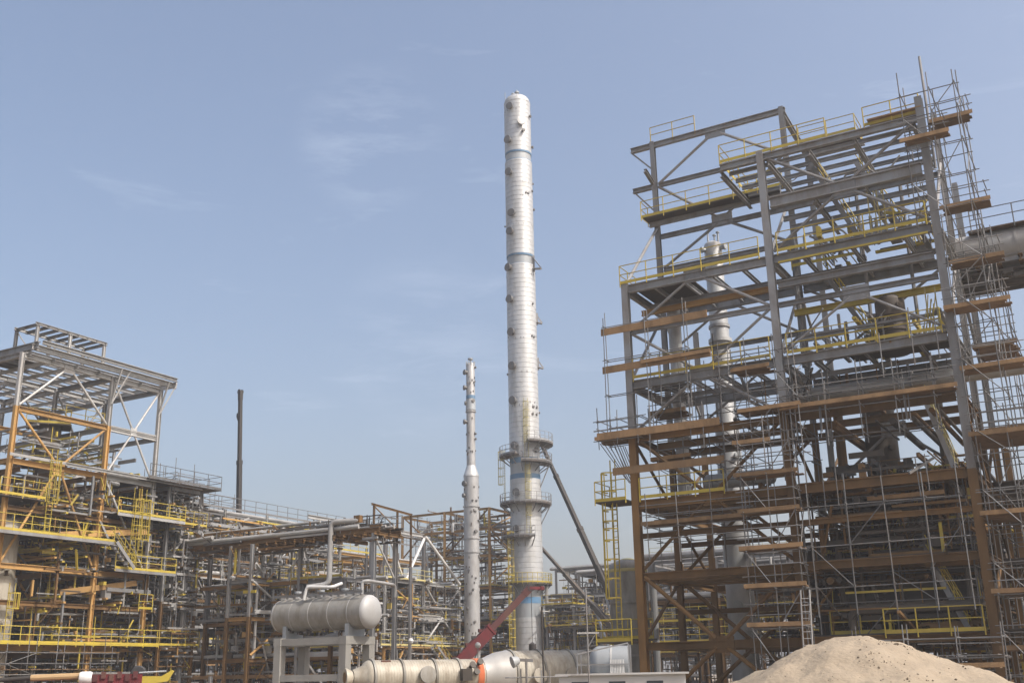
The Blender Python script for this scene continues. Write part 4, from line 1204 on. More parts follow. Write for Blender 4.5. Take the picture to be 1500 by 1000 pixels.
# bright scaffolds that crust the racks
scaffold('scaffold with brown decks wrapped round the right face of the long rack', -71.8, 81.5, [0, 1.4], [0, 1.9, 3.8, 5.7], 0, 9.5, [1.8, 3.6, 5.4, 7.2, 9], [(3.4, -.1, 1.5, 0, 5.6), (7.0, -.1, 1.5, 0, 5.6)])
scaffold('scaffold with guard rails on top of the long pipe rack', -78, 68, [0, 2, 4, 6], [0, 2.5, 5], 16.8, 18.2, [17.3, 18.0], [(17.0, 0, 6, 0, 2.4)])
scaffold('tube scaffold between left frame and long rack standing in shadow', -70.5, 60.2, [0, 1.6, 3.2], [0, 1.8, 3.6], 0, 13.4, [1.8, 3.6, 5.4, 7.2, 9, 10.8, 12.6], [(3.5, 0, 3.2, 0, 1.6), (7.1, 0, 3.2, 0, 1.6), (10.7, 0, 3.2, 0, 1.6)])

rn = random.Random(17)
for z in (2.4, 3.4, 5.3, 6.5, 8.7, 9.8, 12.4, 13.3, 15.4):     # long boards and trays along the faces of the two racks
    a = rn.uniform(0, 5)
    bar('edge_board', 'box', rn.choice(['rust', 'rust', 'wood', 'galv']), rk, (8.75, a, z), (8.75, rn.uniform(14, 22), z), .06, rn.uniform(.16, .28))
for z in (2.3, 3.5, 5.0, 6.3, 7.7, 9.1):
    a = rn.uniform(-2, 2)
    bar('edge_board', 'box', rn.choice(['rust', 'rust', 'wood', 'galv']), rk2, (a, -.25, z), (rn.uniform(9, 14), -.25, z), .06, rn.uniform(.16, .28))

# ------------------------------------------------------------------ the tall column
TC = V(1.29, 130, 0)
tcn = thing('distillation_column', 'very tall silver clad distillation column in the middle of the picture', 'column', TC, camaz(TC))


def clad_course(z0, z1, r, step=.62):
    prof = []
    z = z0
    while z < z1 - .05:
        zt = min(z + step, z1)
        prof += [(r + .026, z), (r + .006, zt - .02), (r, zt - .015)]
        z = zt
    prof.append((r, z1))
    return prof


segs = [(12.2, 24.6, 1.86), (27.2, 52.2, 1.84), (53.6, 66.9, 1.78), (68.2, 75.6, 1.75), (4.2, 8.4, 1.88)]
for z0, z1, r in segs:
    MB().lathe(clad_course(z0, z1, r), 56).build('cladding', 'clad', tcn)
for z0, z1, r in ((24.5, 27.3, 1.80), (52.1, 53.7, 1.70), (66.8, 68.3, 1.68), (8.3, 12.3, 1.82)):
    MB().lathe([(r, z0), (r, z1)], 56).build('bare_shell', 'bare', tcn)
for z0, z1, r in ((24.55, 25.2, 1.84), (26.5, 27.15, 1.84), (53.35, 53.62, 1.78), (67.95, 68.25, 1.76), (52.05, 52.25, 1.80), (66.85, 67.0, 1.75), (10.0, 10.7, 1.84)):
    MB().lathe([(r - .06, z0), (r, z0), (r, z1), (r - .06, z1)], 56).build('blue_band', 'blue', tcn)
MB().lathe([(1.75, 75.55), (1.79, 75.6), (1.79, 75.75), (1.75, 75.8)] + [(q, 75.8 + z) for q, z in head(1.73, 8, .72)], 56).build('top_head', 'clad', tcn)
MB().lathe([(2.25, 0), (2.25, .3), (2.0, .3), (1.95, 4.2)], 48).build('skirt', 'drum', tcn)
nozzles_on(tcn, 1.75, [(74.6, -30, .5, .45), (69.7, -40, .54, .55)], 'fitting', 'manway')
nozzles_on(tcn, 1.75, [(72.2, 14, .62, .55)], 'clad', 'manway')
nozzles_on(tcn, 1.78, [(65.0, -38, .54, .5), (59.1, -30, .54, .5), (56.6, -38, .54, .5)], 'fitting', 'manway')
nozzles_on(tcn, 1.84, [(51.7, -48, .54, .5), (47.4, -44, .54, .5), (43.0, -40, .54, .5), (38.6, -38, .54, .5), (34.2, -38, .54, .5), (28.6, -36, .5, .4), (22.9, -30, .5, .5), (18.6, -34, .45, .4)], 'fitting', 'manway')
nozzles_on(tcn, 1.76, [(73.4, 62, .2, .3), (70.9, 22, .25, .4), (69.2, 85, .22, .3), (62.6, 70, .16, .2), (60.3, 95, .2, .25), (64, 95, .15, .2), (46.8, 50, .14, .2), (42.5, 42, .14, .2), (42.4, 52, .14, .2), (33.4, 40, .17, .2), (33.4, 58, .17, .2), (32.5, 36, .17, .2), (32.5, 56, .17, .2), (33.0, 95, .15, .25), (28.0, 48, .3, .3), (62.0, 30, .15, .15), (62.0, 42, .15, .15), (38, -95, .15, .25), (48, -95, .12, .25), (58, -95, .12, .25)], 'fitting')
cl_ = MB()
rn = random.Random(2)
for z in (74.2, 63.6, 61.6, 57.6, 55.2, 50.8, 46.2, 42.2, 37.8, 33.6, 20.4):
    for k in range(18):
        a = R(-88 + k * 10.4)
        if rn.random() < .55:
            continue
        r = 1.77 if z > 53 else 1.85
        d = V(math.sin(a), -math.cos(a), 0)
        cl_.box(d * r + V(0, 0, z + (.35 if rn.random() < .15 else 0)), (.07, .07, rn.uniform(.08, .2)))
cl_.build('insulation_clips', 'darkpipe', tcn, smooth=False)
# lifting lugs, trunnions and vent on top
MB().lathe([(.12, 0), (.12, .5), (.32, .5), (.32, .62), (.06, .64), (.06, .95)], 14, Matrix.Translation((0, 0, 77.0))).build('vent', 'bare', tcn)
MB().lathe([(.1, 0), (.1, .35), (.22, .35), (.22, .45)], 12, Matrix.Translation((-.55, -.3, 76.8))).build('vent', 'bare', tcn)
bar('lightning_rod', 'tube6', 'bare', tcn, (-1.6, -.5, 75.4), (-1.6, -.5, 77.3), .09)
for z, az, s in ((51.6, 60, 1.5), (44.8, 96, 1.0), (38.9, 98, 1.0)):
    a = R(az)
    d = V(math.sin(a), -math.cos(a), 0)
    mb = MB()
    mb.bar(d * 1.8 + V(0, 0, z), d * (1.8 + s * .8) + V(0, 0, z - .2), .5, .12)
    mb.bar(d * 1.8 + V(0, 0, z + 1.1 * s), d * (1.8 + s * .8) + V(0, 0, z - .1), .16, .12)
    mb.bar(d * 1.82 + V(0, 0, z - .4), d * 1.82 + V(0, 0, z + 1.2 * s), .5, .1)
    mb.build('bracket', 'galv', tcn, smooth=False)


def ring_platform(par, z, r0, r1, a0, a1, m='galv', rail=True):
    n = max(6, int((a1 - a0) / 12))
    mb = MB()
    v, f = [], []
    P = []
    for k in range(n + 1):
        a = R(a0 + (a1 - a0) * k / n)
        d = V(math.sin(a), -math.cos(a), 0)
        P.append(d)
        v += [d * r0 + V(0, 0, z), d * r1 + V(0, 0, z), d * r1 + V(0, 0, z - .22), d * r0 + V(0, 0, z - .1)]
    for k in range(n):
        o = 4 * k
        for s in range(4):
            f.append((o + s, o + (s + 1) % 4, o + 4 + (s + 1) % 4, o + 4 + s))
    f += [(0, 3, 2, 1), (4 * n, 4 * n + 1, 4 * n + 2, 4 * n + 3)]
    mb.add(v, f)
    pl = mb.build('platform', 'grate', par, smooth=False)
    for k in range(0, n + 1, 2):
        d = P[k]
        bar('platform_bracket', 'box', 'galv', pl, d * r0 + V(0, 0, z - 1.1), d * (r1 - .1) + V(0, 0, z - .2), .09)
    if rail:
        handrail(par, [P[0] * r0 + V(0, 0, z)] + [d * r1 + V(0, 0, z) for d in P] + [P[-1] * r0 + V(0, 0, z)], m, posts=False, sp=1.0)


ring_platform(tcn, 27.5, 1.9, 3.1, -110, -22)
ring_platform(tcn, 29.0, 1.9, 3.5, 8, 120)
ring_platform(tcn, 26.6, 1.9, 3.3, -8, 112)
ring_platform(tcn, 21.7, 1.9, 3.1, -125, 125)
ring_platform(tcn, 17.7, 1.9, 3.0, -125, 20)
ring_platform(tcn, 12.3, 1.9, 2.9, -60, 120, 'yellow')
ladder(tcn, .25, -1.98, 26.6, 33.4, (.1, -1), 'faded')
ladder(tcn, .3, -1.98, 17.8, 26.0, (.1, -1), 'faded')
ladder(tcn, -2.5, -.6, 21.8, 27.2, (-1, -.3), 'faded')
ladder(tcn, -1.7, -1.4, 3.0, 17.5, (-.6, -.8), 'yellow')
bar('raking_strut', 'tube8', 'galv', tcn, (1.8, -.6, 23.6), (3.0, -.7, 26.4), .14)
bar('raking_strut', 'tube8', 'galv', tcn, (1.8, -.6, 19.2), (3.0, -.7, 21.5), .14)
bar('riser_pipe', 'tube10', 'pale', tcn, (2.2, -.9, 1.0), (2.2, -.9, 12.0), .4)
nozzles_on(tcn, 1.9, [(3.2, 50, .55, 1.6)], 'white', 'manway')

# ------------------------------------------------------------------ the slender column
SC = V(-4.86, 119.9, 0)
scn = thing('process_column', 'slender grey two-diameter column left of the tall silver column', 'column', SC, camaz(SC))
MB().lathe([(.86, 0), (.86, 4.5), (.84, 23.3)], 36).build('lower_shell', 'column', scn)
MB().lathe([(.84, 23.3), (.87, 23.32), (.87, 23.5), (.82, 23.6), (.56, 24.4), (.5, 24.6)], 36).build('cone', 'clad', scn)
MB().lathe([(.5, 24.6), (.5, 36.4)] + [(q, 36.4 + z) for q, z in head(.5)[1:]], 30).build('upper_shell', 'column', scn)
MB().lathe([(.505, 32.3), (.52, 32.3), (.52, 32.7), (.505, 32.7)], 30).build('blue_band', 'blue', scn)
MB().lathe([(.51, 31.0), (.56, 31.0), (.56, 32.1), (.51, 32.1)], 30).build('sleeve', 'bare', scn)
for z in (16.5, 15.0, 30.8, 20.0):
    r = .86 if z < 24 else .52
    MB().lathe([(r - .05, z - .07), (r + .08, z - .07), (r + .08, z + .07), (r - .05, z + .07)], 30).build('ring', 'column', scn)
nozzles_on(scn, .5, [(35.4, -60, .32, .35), (32.0, 30, .2, .15), (31.8, -75, .25, .2), (33.6, -70, .3, .35), (29.6, -70, .3, .35), (28.2, 60, .14, .2), (27.6, 60, .14, .2), (26.6, -20, .1, .15), (34.2, 50, .1, .15), (36.0, 70, .14, .2)], 'fitting', 'nozzle')
nozzles_on(scn, .84, [(22.5, -50, .32, .3), (21.2, -60, .25, .25), (20.6, 10, .12, .12), (20.6, 40, .12, .12), (19.4, 0, .12, .12), (19.4, 30, .12, .12), (17.2, 30, .2, .2), (13, -20, .14, .12), (12.2, 30, .12, .12), (11, 10, .12, .12), (9, -35, .16, .15), (7.6, 20, .14, .14), (18.4, 60, .14, .16), (14.4, 70, .14, .16)], 'fitting', 'nozzle')
MB().lathe([(.08, 0), (.08, .5), (.3, .5), (.3, .65)], 14, Matrix.Translation((0, 0, 36.5))).build('top_nozzle', 'bare', scn)
for a in range(0, 360, 40):
    MB().box((.5 * math.cos(R(a)), .5 * math.sin(R(a)), 36.5), (.1, .1, .5)).build('lug', 'bare', scn, smooth=False)
clp = MB()
for z in (22, 21, 19.6, 18.2, 16, 14.5, 13.6, 12.6, 11.5, 10.4, 9.4, 8.4, 7.5, 6.6, 5.5, 35, 34.2, 32.9, 30.2, 28, 26):
    for k in range(9):
        a = R(-80 + 20 * k + rn.uniform(-6, 6))
        if rn.random() < .68:
            continue
        r = .86 if z < 24 else .52
        d = V(math.sin(a), -math.cos(a), 0)
        clp.box(d * r + V(0, 0, z + rn.uniform(-.3, .3)), (.1, .1, rn.uniform(.12, .3)))
clp.build('insulation_clips', 'darkpipe', scn, smooth=False)

# ------------------------------------------------------------------ grey drum on its concrete frame
DC = G(-47.35, 56.8, 6.08)
dr = vessel_h('horizontal_drum', 'dusty grey horizontal drum with right end whitened for sunlight on concrete frame', DC, AXR, 1.06, 7.3, 'drum', hm='headsunlit')
for x in (-2.2, -.6, 1.0, 2.6):
    MB().lathe([(1.06, -.03), (1.075, -.03), (1.075, .03), (1.06, .03)], 40, Matrix.Translation((x, 0, 0)) @ Matrix.Rotation(math.pi / 2, 4, 'Y')).build('strap', 'pale', dr)
for x in (-2.7, 2.5):
    bar('saddle', 'box', 'bare', dr, (x, 0, -.7), (x, 0, -1.48), .3, 1.7)
rn = random.Random(8)
for k in range(11):
    x = -3.3 + .62 * k
    bar('walkway_support', 'box', 'galv', dr, (x, -.75, 1.1), (x, .75, 1.1), .08, .12)
bar('walkway_beam', 'I', 'galv', dr, (-3.8, -.72, 1.24), (3.6, -.72, 1.24), .12, .16)
bar('walkway_beam', 'I', 'galv', dr, (-3.8, .72, 1.24), (3.6, .72, 1.24), .12, .16)
for x in (-2.4, -.4, 1.6, 2.8):
    MB().lathe([(.14, 0), (.14, .45), (.24, .45), (.24, .58)], 14, Matrix.Translation((x, 0, 1.0))).build('nozzle', 'bare', dr)
for k in range(14):
    x = rn.uniform(-3, 2.6)
    MB().box((x, -.55 + rn.uniform(-.1, .3), -1.0 + rn.uniform(-.2, .1)), (.12, .25, rn.uniform(.1, .3))).build('clip', 'darkpipe', dr, smooth=False)
cf = thing('concrete_frame', 'grey concrete portal frame carrying the horizontal drum', 'concrete frame', G(-47.3, 56.8))
for x in (-2.75, 2.65):
    for y in (-1.2, 1.2):
        bar('column', 'box', 'concrete', cf, (x, y, 0), (x, y, 4.1), .55)
    bar('cross_beam', 'box', 'concrete', cf, (x, -1.5, 4.35), (x, 1.5, 4.35), .6, .5)
for y in (-1.2, 1.2):
    bar('long_beam', 'box', 'concrete', cf, (-2.45, y, 4.33), (2.35, y, 4.33), .45, .44)
    bar('tie_beam', 'box', 'concrete', cf, (-2.45, y, 2.1), (2.35, y, 2.1), .4, .4)
for x in (-.5, .9):
    bar('post', 'H', 'rust', cf, (x, 1.2, 0), (x, 1.2, 4.1), .25)
pipe_thing('bent_pipe', 'white bent pipe just above the horizontal drum', [(-14.0, 72.7, 7.0), (-13.85, 72.7, 7.85), (-12.1, 72.2, 7.75), (-11.6, 73.0, 8.05)], .11, 'white', n=12, bend=.3)
pipe_thing('bent_pipe', 'white pipe with rounded elbow right of the drum top', [(-10.0, 71.3, 7.2), (-10.0, 71.3, 8.0), (-9.6, 71.3, 8.05), (-8.2, 74.4, 8.0), (-8.2, 74.4, 7.2)], .11, 'pale', n=12, bend=.4)

# ------------------------------------------------------------------ vessel lying on its transport cradles
lv_ang = math.atan2(.45, .89)
LV = V(-8.05, 57.4, 2.05)
lv = thing('lying_vessel', 'long beige vessel lying on its side across the bottom centre', 'vessel', LV, lv_ang)
mtx = Matrix.Rotation(math.pi / 2, 4, 'Y')
MB().lathe([(.42 * .9, -.42)] + [(.85 * math.sin(math.pi / 2 * i / 8), -.02 - .5 * math.cos(math.pi / 2 * i / 8) + .5) for i in range(4, 9)], 40, mtx).build('domed_head', 'beige', lv)
sm = []
x = .5
while x < 6.6:
    sm += [(.85, x), (.85, x + .13), (.842, x + .135), (.842, x + .145)]
    x += .15
MB().lathe(sm + [(.85, 6.7)], 40, mtx).build('small_shell', 'beige', lv)
MB().lathe([(.85, 6.7), (.88, 6.72), (.90, 6.9), (1.05, 7.25), (1.18, 7.6), (1.28, 8.2), (1.3, 8.25)], 48, mtx).build('cone_section', 'steelcone', lv)
sm = []
x = 8.25
while x < 14.4:
    sm += [(1.27, x), (1.27, x + .17), (1.26, x + .175), (1.26, x + .19)]
    x += .2
MB().lathe(sm, 48, mtx).build('large_shell', 'beige', lv)
MB().lathe(head(1.27), 40, Matrix.Translation((14.4, 0, 0)) @ mtx).build('far_head', 'beige', lv)
for x, r in ((.55, .85), (2.1, .85), (3.9, .85), (5.3, .85), (8.4, 1.27), (10.1, 1.27), (12.0, 1.27), (13.2, 1.27)):
    MB().lathe([(r - .02, x - .06), (r + .08, x - .06), (r + .08, x + .06), (r - .02, x + .06)], 44, mtx).build('support_ring', 'drum', lv)
MB().lathe([(.34, -.75), (.34, -.45), (.46, -.72), (.46, -.82), (.3, -.82), (.28, -.5)], 24, mtx).build('end_nozzle', 'beige', lv)
MB().lathe([(.29, -.8), (.05, -.79)], 24, mtx).build('nozzle_cover', 'rust', lv)
for x, r, zz, rr, m in ((3.3, .85, .05, .44, 'drum'), (9.6, 1.27, -.1, .4, 'beige'), (11.6, 1.27, -.1, .42, 'beige')):
    mt = Matrix.Translation((x, -r + .1, zz)) @ turned((0, -1, .12))
    MB().lathe([(rr * .8, 0), (rr * .8, .25), (rr, .25), (rr, .36), (rr * .9, .37), (rr * .2, .39)], 24, mt).build('manway', m, lv)
for x, zz in ((5.85, .45), (6.1, .1), (6.3, .6)):
    MB().lathe([(.1, 0), (.1, .25), (.17, .25), (.17, .33)], 12, Matrix.Translation((x, -.72, zz)) @ turned((0, -1, .4))).build('nozzle', 'darkpipe', lv)
MB().box((5.45, -1.05, .05), (.55, .35, .6)).build('lifting_trunnion', 'darkpipe', lv, smooth=False)
MB().box((1.25, -.35, .78), (.5, .12, .1)).build('lug', 'darkred', lv, smooth=False)
MB().lathe([(.862, 6.25), (.885, 6.27), (.885, 6.6), (.862, 6.62)], 40, mtx).build('orange_netting', 'netorange', lv)
for x in (2.9, 6.0, 10.8, 13.0):
    bar('cradle', 'box', 'wood', lv, (x, 0, -2.05), (x, 0, -.75 if x < 7 else -1.15), .4, 1.8)

# ------------------------------------------------------------------ standing vessel and site tank left of the right frame
c = V(6.65, 65.66, 0)
sv = vessel_v('standing_vessel', 'grey standing vessel with pale top behind the caged yellow ladder', c, 1.15, 8.55, 'drum', rings=(3.0, 6.0), skirt=.5, rz=camaz(c), nozzles=[(7.4, 40, .25, .4), (5.2, 60, .25, .3)])
bar('downcomer', 'tube10', 'pale', sv, (1.45, -.4, 0), (1.45, -.4, 8.2), .4)
MB().lathe([(1.16, 7.75), (1.17, 7.9), (1.0, 8.22), (.7, 8.42), (.3, 8.58), (.01, 8.6)], 40).build('cream_cap', 'faded', sv)
handrail(sv, [(-1.6, -1.3, 3.9), (1.3, -1.3, 3.9)], 'yellow', posts=False)
MB().box((-.1, -1.25, 3.85), (3.2, .5, .08)).build('platform', 'grate', sv, smooth=False)
c = V(3.7, 49.9, 0)
tk = thing('water_tank', 'grey domed tank inside a tube frame on the white site cabin', 'tank', V(c.x, c.y, 1.9), R(-8))
MB().lathe([(.8, -1.3), (.8, 0)] + [(q, z) for q, z in head(.8, 8, .6)[1:]], 36, Matrix.Translation((-.1, .2, .5)) @ Matrix.Rotation(R(-90), 4, 'Y')).build('tank_shell', 'bare', tk)
MB().lathe([(.79, -.04), (.83, -.04), (.83, .04), (.79, .04)], 36, Matrix.Translation((.45, .2, .5)) @ Matrix.Rotation(R(-90), 4, 'Y')).build('band', 'pale', tk)
for x in (-1.0, 1.25):
    for y in (-.9, 1.1):
        bar('frame_post', 'box', 'galv', tk, (x, y, .1), (x, y, 1.35 if x > 0 else .95), .06)
bar('frame_rail', 'box', 'galv', tk, (-1.0, -.9, .95), (1.25, -.9, 1.38), .06)
bar('frame_rail', 'box', 'galv', tk, (-1.0, -.9, .5), (1.25, -.9, .5), .05)
for k in range(9):
    bar('slat', 'box', 'white', tk, (.45 + .07 * k, -.86, .12), (.45 + .07 * k, -.86, .7), .045)
cb = thing('site_cabin', 'low white site cabin with flat roof at bottom right of centre', 'cabin', V(4.6, 49.6, 0), R(-8))
MB().box((0, 0, .98), (5.4, 2.6, 1.96)).build('cabin_wall', 'white', cb, smooth=False)
MB().box((0, 0, 2.0), (5.7, 2.9, .08)).build('roof', 'pale', cb, smooth=False)
for x in (-1.8, -.2, 1.4):
    MB().box((x, -1.31, 1.45), (.7, .03, .5)).build('window', 'glass', cb, smooth=False)

# ------------------------------------------------------------------ cranes
def mobile_crane(name, label, base, tip, m, secs=3, w0=.95, w1=.6, jib=None, upper=None, cabm='tan', rope=None):
    """truck crane: carrier on wheels, slewing cab, telescopic boom from base (pivot) to tip"""
    base, tip = Vector(base), Vector(tip)
    d = tip - base
    yaw = math.atan2(d.y, d.x)
    t = thing(name, label, 'crane', (base.x, base.y, 0), yaw)
    L = math.hypot(d.x, d.y)
    b = V(0, 0, base.z)
    e = V(L, 0, tip.z)
    dd = e - b
    MB().box((1.0, 0, 1.15), (10.5, 2.5, .5)).build('chassis', m, t, smooth=False)
    for x in (-3.4, -2.0, 1.6, 3.0, 4.6):
        for y in (-1.1, 1.1):
            MB().lathe([(.55, -.18), (.6, -.1), (.6, .1), (.55, .18), (.2, .2)], 20, Matrix.Translation((x, y, .6)) @ Matrix.Rotation(math.pi / 2, 4, 'X')).build('wheel', 'black', t)
    MB().box((5.4, 0, 1.9), (1.5, 2.4, 1.2)).build('driver_cab', cabm, t, smooth=False)
    MB().box((6.16, 0, 2.1), (.03, 2.0, .6)).build('windscreen', 'glass', t, smooth=False)
    MB().box((.2, -.9, 2.0), (1.8, .9, 1.3)).build('operator_cab', cabm, t, smooth=False)
    MB().box((-1.9, 0, 1.95), (1.2, 2.2, 1.1)).build('counterweight', m, t, smooth=False)
    for k in range(secs):
        u0, u1 = max(0, k / secs - .03), (k + 1) / secs
        w = w0 + (w1 - w0) * k / max(1, secs - 1)
        mm = m if (k == 0 or not upper) else upper
        bar('boom_section', 'box', mm, t, b + dd * u0, b + dd * u1, w * .8, w)
        bar('boom_collar', 'box', mm, t, b + dd * (u1 - .015), b + dd * u1, w * .92, w * 1.12)
    up = frame_of(dd)[2]
    bar('lift_cylinder', 'tube10', 'bare', t, (1.2, 0, 1.5), b + dd * .28 - up * w0 * .5, .3)
    n = dd.normalized()
    bar('boom_head', 'box', upper or m, t, e - n * .3, e + n * .6, w1 * .9, w1 * 1.2)
    for s in (-.18, .18):
        MB().lathe([(.3, -.05), (.3, .05)], 16, Matrix.Translation(e + n * .5 + V(0, s, 0)) @ Matrix.Rotation(math.pi / 2, 4, 'X')).build('sheave', 'black', t)
    if jib:
        j = MB()
        p = e + n * .3
        for s in (-.2, .2):
            j.bar(p + V(0, s, .1), p + V(jib[0], s, jib[1]), .1, .22)
        j.bar(p + V(jib[0], -.3, jib[1]), p + V(jib[0], .3, jib[1]), .3, .3)
        j.build('jib_head', m, t, smooth=False)
    if rope:
        h = e + n * .6
        bar('hoist_rope', 'tube6', 'black', t, h, (h.x, 0, rope), .05)
        MB().lathe([(.05, .5), (.28, .35), (.3, 0), (.2, -.35), (.06, -.6)], 14, Matrix.Translation((h.x, 0, rope))).build('hook_block', 'black', t)
    for k in range(9 if rope == 4.0 else 0):
        c = b + dd * (.05 + .055 * k)
        bar('boom_stiffener', 'box', 'darkred', t, c - up * w0 * .53, c + up * w0 * .53, .1, w0 * .84)
    for k in range(5 if rope == 4.0 else 0):
        c = b + dd * (.06 + .09 * k) + up * w0 * .62
        MB().box(c, (.35, .3, .25)).build('valve_block', 'black' if k % 2 else 'darkred', t, smooth=False)
    # cables and hose trays along the boom
    for s in (-.2, .2):
        bar('hose_tray', 'box', m, t, b + dd * .02 + up * w0 * .55 + V(0, s, 0), b + dd * .33 + up * w0 * .55 + V(0, s, 0), .07)
    return t


mobile_crane('mobile_crane', 'red mobile crane with raised boom before the slender column', (-4.9, 86, 2.6), (.75, 88, 8.35), 'red', 2, .84, .46, jib=(1.1, .1), upper='darkred', cabm='red', rope=4.0)
mobile_crane('mobile_crane', 'dark telescopic crane leaning behind the right side of the tall column', (12.3, 117.4, 4.2), (2.6, 136, 32.5), 'boomgrey', 4, .68, .42, cabm='tan')
mobile_crane('mobile_crane', 'grey crane boom sloping low right of the tall column', (11.1, 117.5, 5.4), (3.0, 137, 17.5), 'darkpipe', 3, .55, .36, cabm='tan')
mobile_crane('mobile_crane', 'dark crane boom standing upright above the left pipe rack', (-29.6, 118.4, 3.0), (-31.3, 120, 33.2), 'boomgrey', 4, .72, .42, cabm='tan', rope=30.8)
# boom truck with lowered boom at the bottom left corner
bt = thing('boom_truck', 'lowered red and yellow crane boom with tan arm in bottom left corner', 'crane', V(-22.4, 51.3, 0), R(14))
bar('boom_arm', 'tube10', 'boomgrey', bt, (-4.4, 0, 2.05), (.4, 0, 2.32), .2)
bar('boom_arm', 'tube10', 'tan', bt, (.2, 0, 2.3), (2.6, 0, 2.36), .3)
MB().lathe([(.26, 0), (.3, .1), (.3, .45), (.26, .55)], 16, Matrix.Translation((2.3, -.1, 2.25)) @ Matrix.Rotation(math.pi / 2, 4, 'Y')).build('hose_drum', 'white', bt)
MB().box((3.9, 0, 2.2), (2.3, .5, .42)).build('boom_body', 'red', bt, smooth=False)
for k in range(6):
    MB().box((3.0 + .35 * k, -.28, 2.25 + .12 * (k % 2)), (.2, .1, .3)).build('linkage', 'darkred', bt, smooth=False)
MB().lathe([(.3, -.12), (.36, -.05), (.36, .05), (.3, .12)], 18, Matrix.Translation((4.85, 0, 2.42)) @ Matrix.Rotation(math.pi / 2, 4, 'X')).build('cable_reel', 'black', bt)
MB().add([(5.0, -.2, 1.9), (6.2, -.2, 2.05), (6.45, -.2, 2.5), (6.35, -.2, 2.55), (5.9, -.2, 2.28), (5.0, -.2, 2.3), (5.0, .2, 1.9), (6.2, .2, 2.05), (6.45, .2, 2.5), (6.35, .2, 2.55), (5.9, .2, 2.28), (5.0, .2, 2.3)],
         [(0, 1, 2, 3, 4, 5), (11, 10, 9, 8, 7, 6)] + [(i, i + 6, (i + 1) % 6 + 6, (i + 1) % 6) for i in range(6)]).build('boom_nose', 'yellow', bt, smooth=False)
bar('hydraulic_ram', 'tube8', 'bare', bt, (4.9, -.25, 2.45), (6.1, -.25, 2.5), .08)
MB().box((1.0, 0, 1.2), (8.0, 2.2, .5)).build('chassis', 'red', bt, smooth=False)
for x in (-2.4, -1.2, 3.4):
    for y in (-1, 1):
        MB().lathe([(.5, -.18), (.55, -.1), (.55, .1), (.5, .18), (.2, .2)], 20, Matrix.Translation((x, y, .55)) @ Matrix.Rotation(math.pi / 2, 4, 'X')).build('wheel', 'black', bt)

# ------------------------------------------------------------------ lamps and poles
fl = thing('floodlight', 'grey floodlight head on a low post before the lying vessel', 'floodlight', V(-.1, 34, 0), 0)
bar('post', 'tube8', 'galv', fl, (.35, 0, 0), (.35, 0, 2.5), .07)
MB().lathe([(.06, -.14), (.11, -.1), (.17, .08), (.18, .11), (.15, .12)], 18, Matrix.Translation((.02, 0, 2.42)) @ turned((-.8, -.3, -.25))).build('lamp_head', 'bare', fl)
bar('arm', 'box', 'galv', fl, (.1, 0, 2.46), (.55, 0, 2.43), .06, .09)
for x in (.18, .8, 1.05):
    bar('rail_post', 'tube6', 'galv', fl, (x, .1, .8), (x, .1, 2.15 + .06 * (x < .5)), .04)
bar('rail', 'tube6', 'galv', fl, (-.3, .1, 1.95), (1.6, .1, 1.95), .04)
lp = thing('light_pole', 'thin dark pole standing before the large end of the lying vessel', 'pole', V(.98, 44, 0), 0)
bar('shaft', 'tube8', 'boomgrey', lp, (0, 0, 0), (0, 0, 4.6), .07)
lp2 = thing('light_pole', 'slim grey pole with short cross arm left of the domed tank', 'pole', V(3.0, 48, 0), R(4))
bar('shaft', 'tube8', 'galv', lp2, (0, 0, 0), (0, 0, 5.6), .07)
bar('cross_arm', 'box', 'pale', lp2, (-.45, 0, 3.7), (.5, 0, 3.7), .07)
bar('brace', 'tube6', 'galv', lp2, (0, 0, 3.1), (.35, 0, 3.65), .04)
for lab, p, h in (('round white lamp globe on thin post before the stair of pale frame', V(-7.6, 79.6, 0), 4.5), ('round white lamp globe beside the foot of the red crane boom', V(-2.67, 75, 0), 4.0)):
    g = thing('globe_lamp', lab, 'lamp', p, 0)
    bar('post', 'tube8', 'galv', g, (0, 0, 0), (0, 0, h - .15), .07)
    MB().lathe([(.02, -.2), (.14, -.15), (.2, 0), (.14, .15), (.02, .2)], 16, Matrix.Translation((0, 0, h))).build('globe', 'white', g)

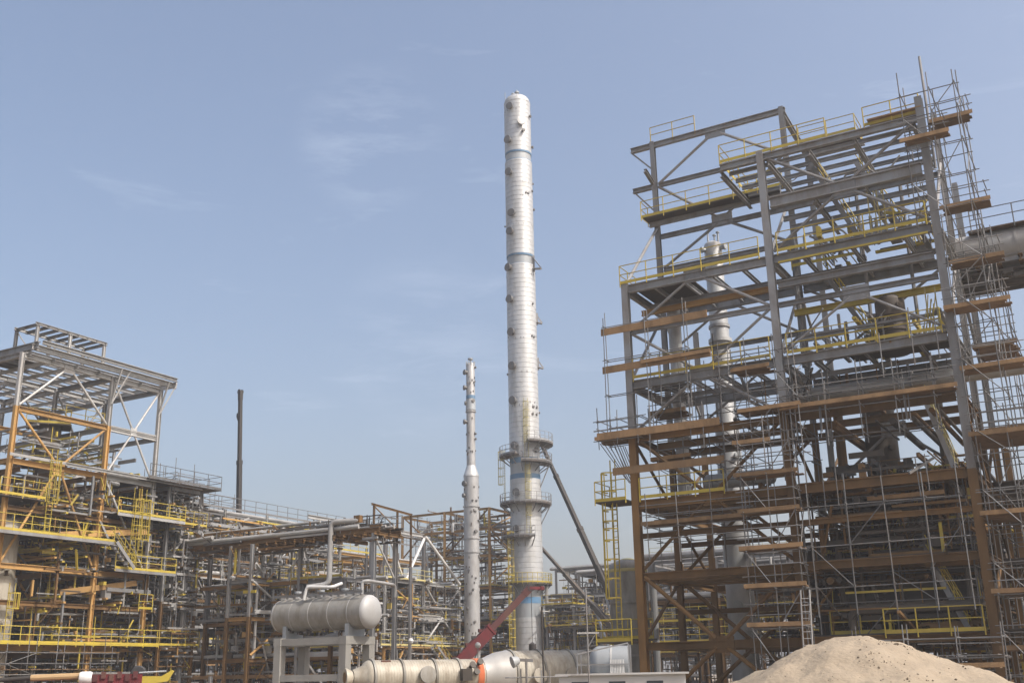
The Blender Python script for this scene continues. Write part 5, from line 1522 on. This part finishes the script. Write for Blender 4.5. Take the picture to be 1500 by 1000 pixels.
# ------------------------------------------------------------------ sand heaps
def heap(name, label, cx, cy, top, rx, ry, seed):
    rn = random.Random(seed)
    from mathutils import noise
    n = 150
    v, f = [], []

    def hz(x, y):
        r = math.hypot(x / rx, y / ry)
        h = top * (1.0 - (math.sqrt(r * r + .035) - .187) * 1.05)
        h += .16 * noise.noise((x * .45 + seed, y * .45, 0)) + .09 * noise.noise((x * 1.4, y * 1.4, seed)) + .045 * noise.noise((x * 3.3, y * 3.3, 2)) + .025 * noise.noise((x * 8, y * 8, 5)) - .14 * abs(noise.noise((x * .8 + 3, y * .8, seed + 7)))
        return max(h, -.05 - r * .01)
    for j in range(n + 1):
        for i in range(n + 1):
            x, y = rx * 1.3 * (2 * i / n - 1), ry * 1.3 * (2 * j / n - 1)
            v.append((x, y, hz(x, y)))
    for j in range(n):
        for i in range(n):
            k = j * (n + 1) + i
            f.append((k, k + 1, k + n + 2, k + n + 1))
    t = thing(name, label, 'sand heap', V(cx, cy, .02), 0)
    MB().add(v, f).build('sand_surface', 'sand', t)
    mb = MB()
    cc = [(rn.gauss(-.3, rx * .22), rn.uniform(-ry, -.05 * ry) * .6) for _ in range(9)]
    for k in range(260):
        if rn.random() < .6:
            c0 = rn.choice(cc)
            x, y = c0[0] + rn.gauss(0, .28), c0[1] + rn.gauss(0, .28)
        else:
            x, y = rn.gauss(-.2, rx * .35), rn.uniform(-ry, -.05 * ry) * .8
        s = rn.uniform(.008, .025) if rn.random() < .9 else rn.uniform(.025, .05)
        z = hz(x, y)
        pts = [(s * rn.uniform(.7, 1.2), 0, 0), (0, s * rn.uniform(.7, 1.2), 0), (-s * rn.uniform(.7, 1.2), 0, 0), (0, -s * rn.uniform(.7, 1.2), 0), (0, 0, s * .8), (0, 0, -s * .6)]
        mb.add([(x + a, y + b, z + c) for a, b, c in pts], [(0, 1, 4), (1, 2, 4), (2, 3, 4), (3, 0, 4), (1, 0, 5), (2, 1, 5), (3, 2, 5), (0, 3, 5)])
    o = mb.build('clods', 'clod', t, smooth=False)
    o['kind'] = 'stuff'
    return t


heap('sand_heap', 'large pale sand heap with dark clods at bottom right', 8.8, 28.9, 2.80, 6.2, 6.2, 4)
heap('sand_heap', 'small part of a sand heap in the bottom right corner', 14.9, 26.9, 2.45, 4.6, 4.6, 9)

# ------------------------------------------------------------------ dusty air
hz = MB()
hz.box((0, 450, 40), (1900, 1600, 84))
ho = hz.build('haze', None, smooth=False)
ho['kind'] = 'stuff'
hm = bpy.data.materials.new('haze')
hm.use_nodes = True
hn = hm.node_tree
hn.nodes.clear()
ho_out = hn.nodes.new('ShaderNodeOutputMaterial')
pv = hn.nodes.new('ShaderNodeVolumePrincipled')
pv.inputs['Color'].default_value = (0.94, 0.95, 0.97, 1)
pv.inputs['Density'].default_value = 0.0007
pv.inputs['Anisotropy'].default_value = 0.2
hn.links.new(pv.outputs['Volume'], ho_out.inputs['Volume'])
ho.data.materials.append(hm)
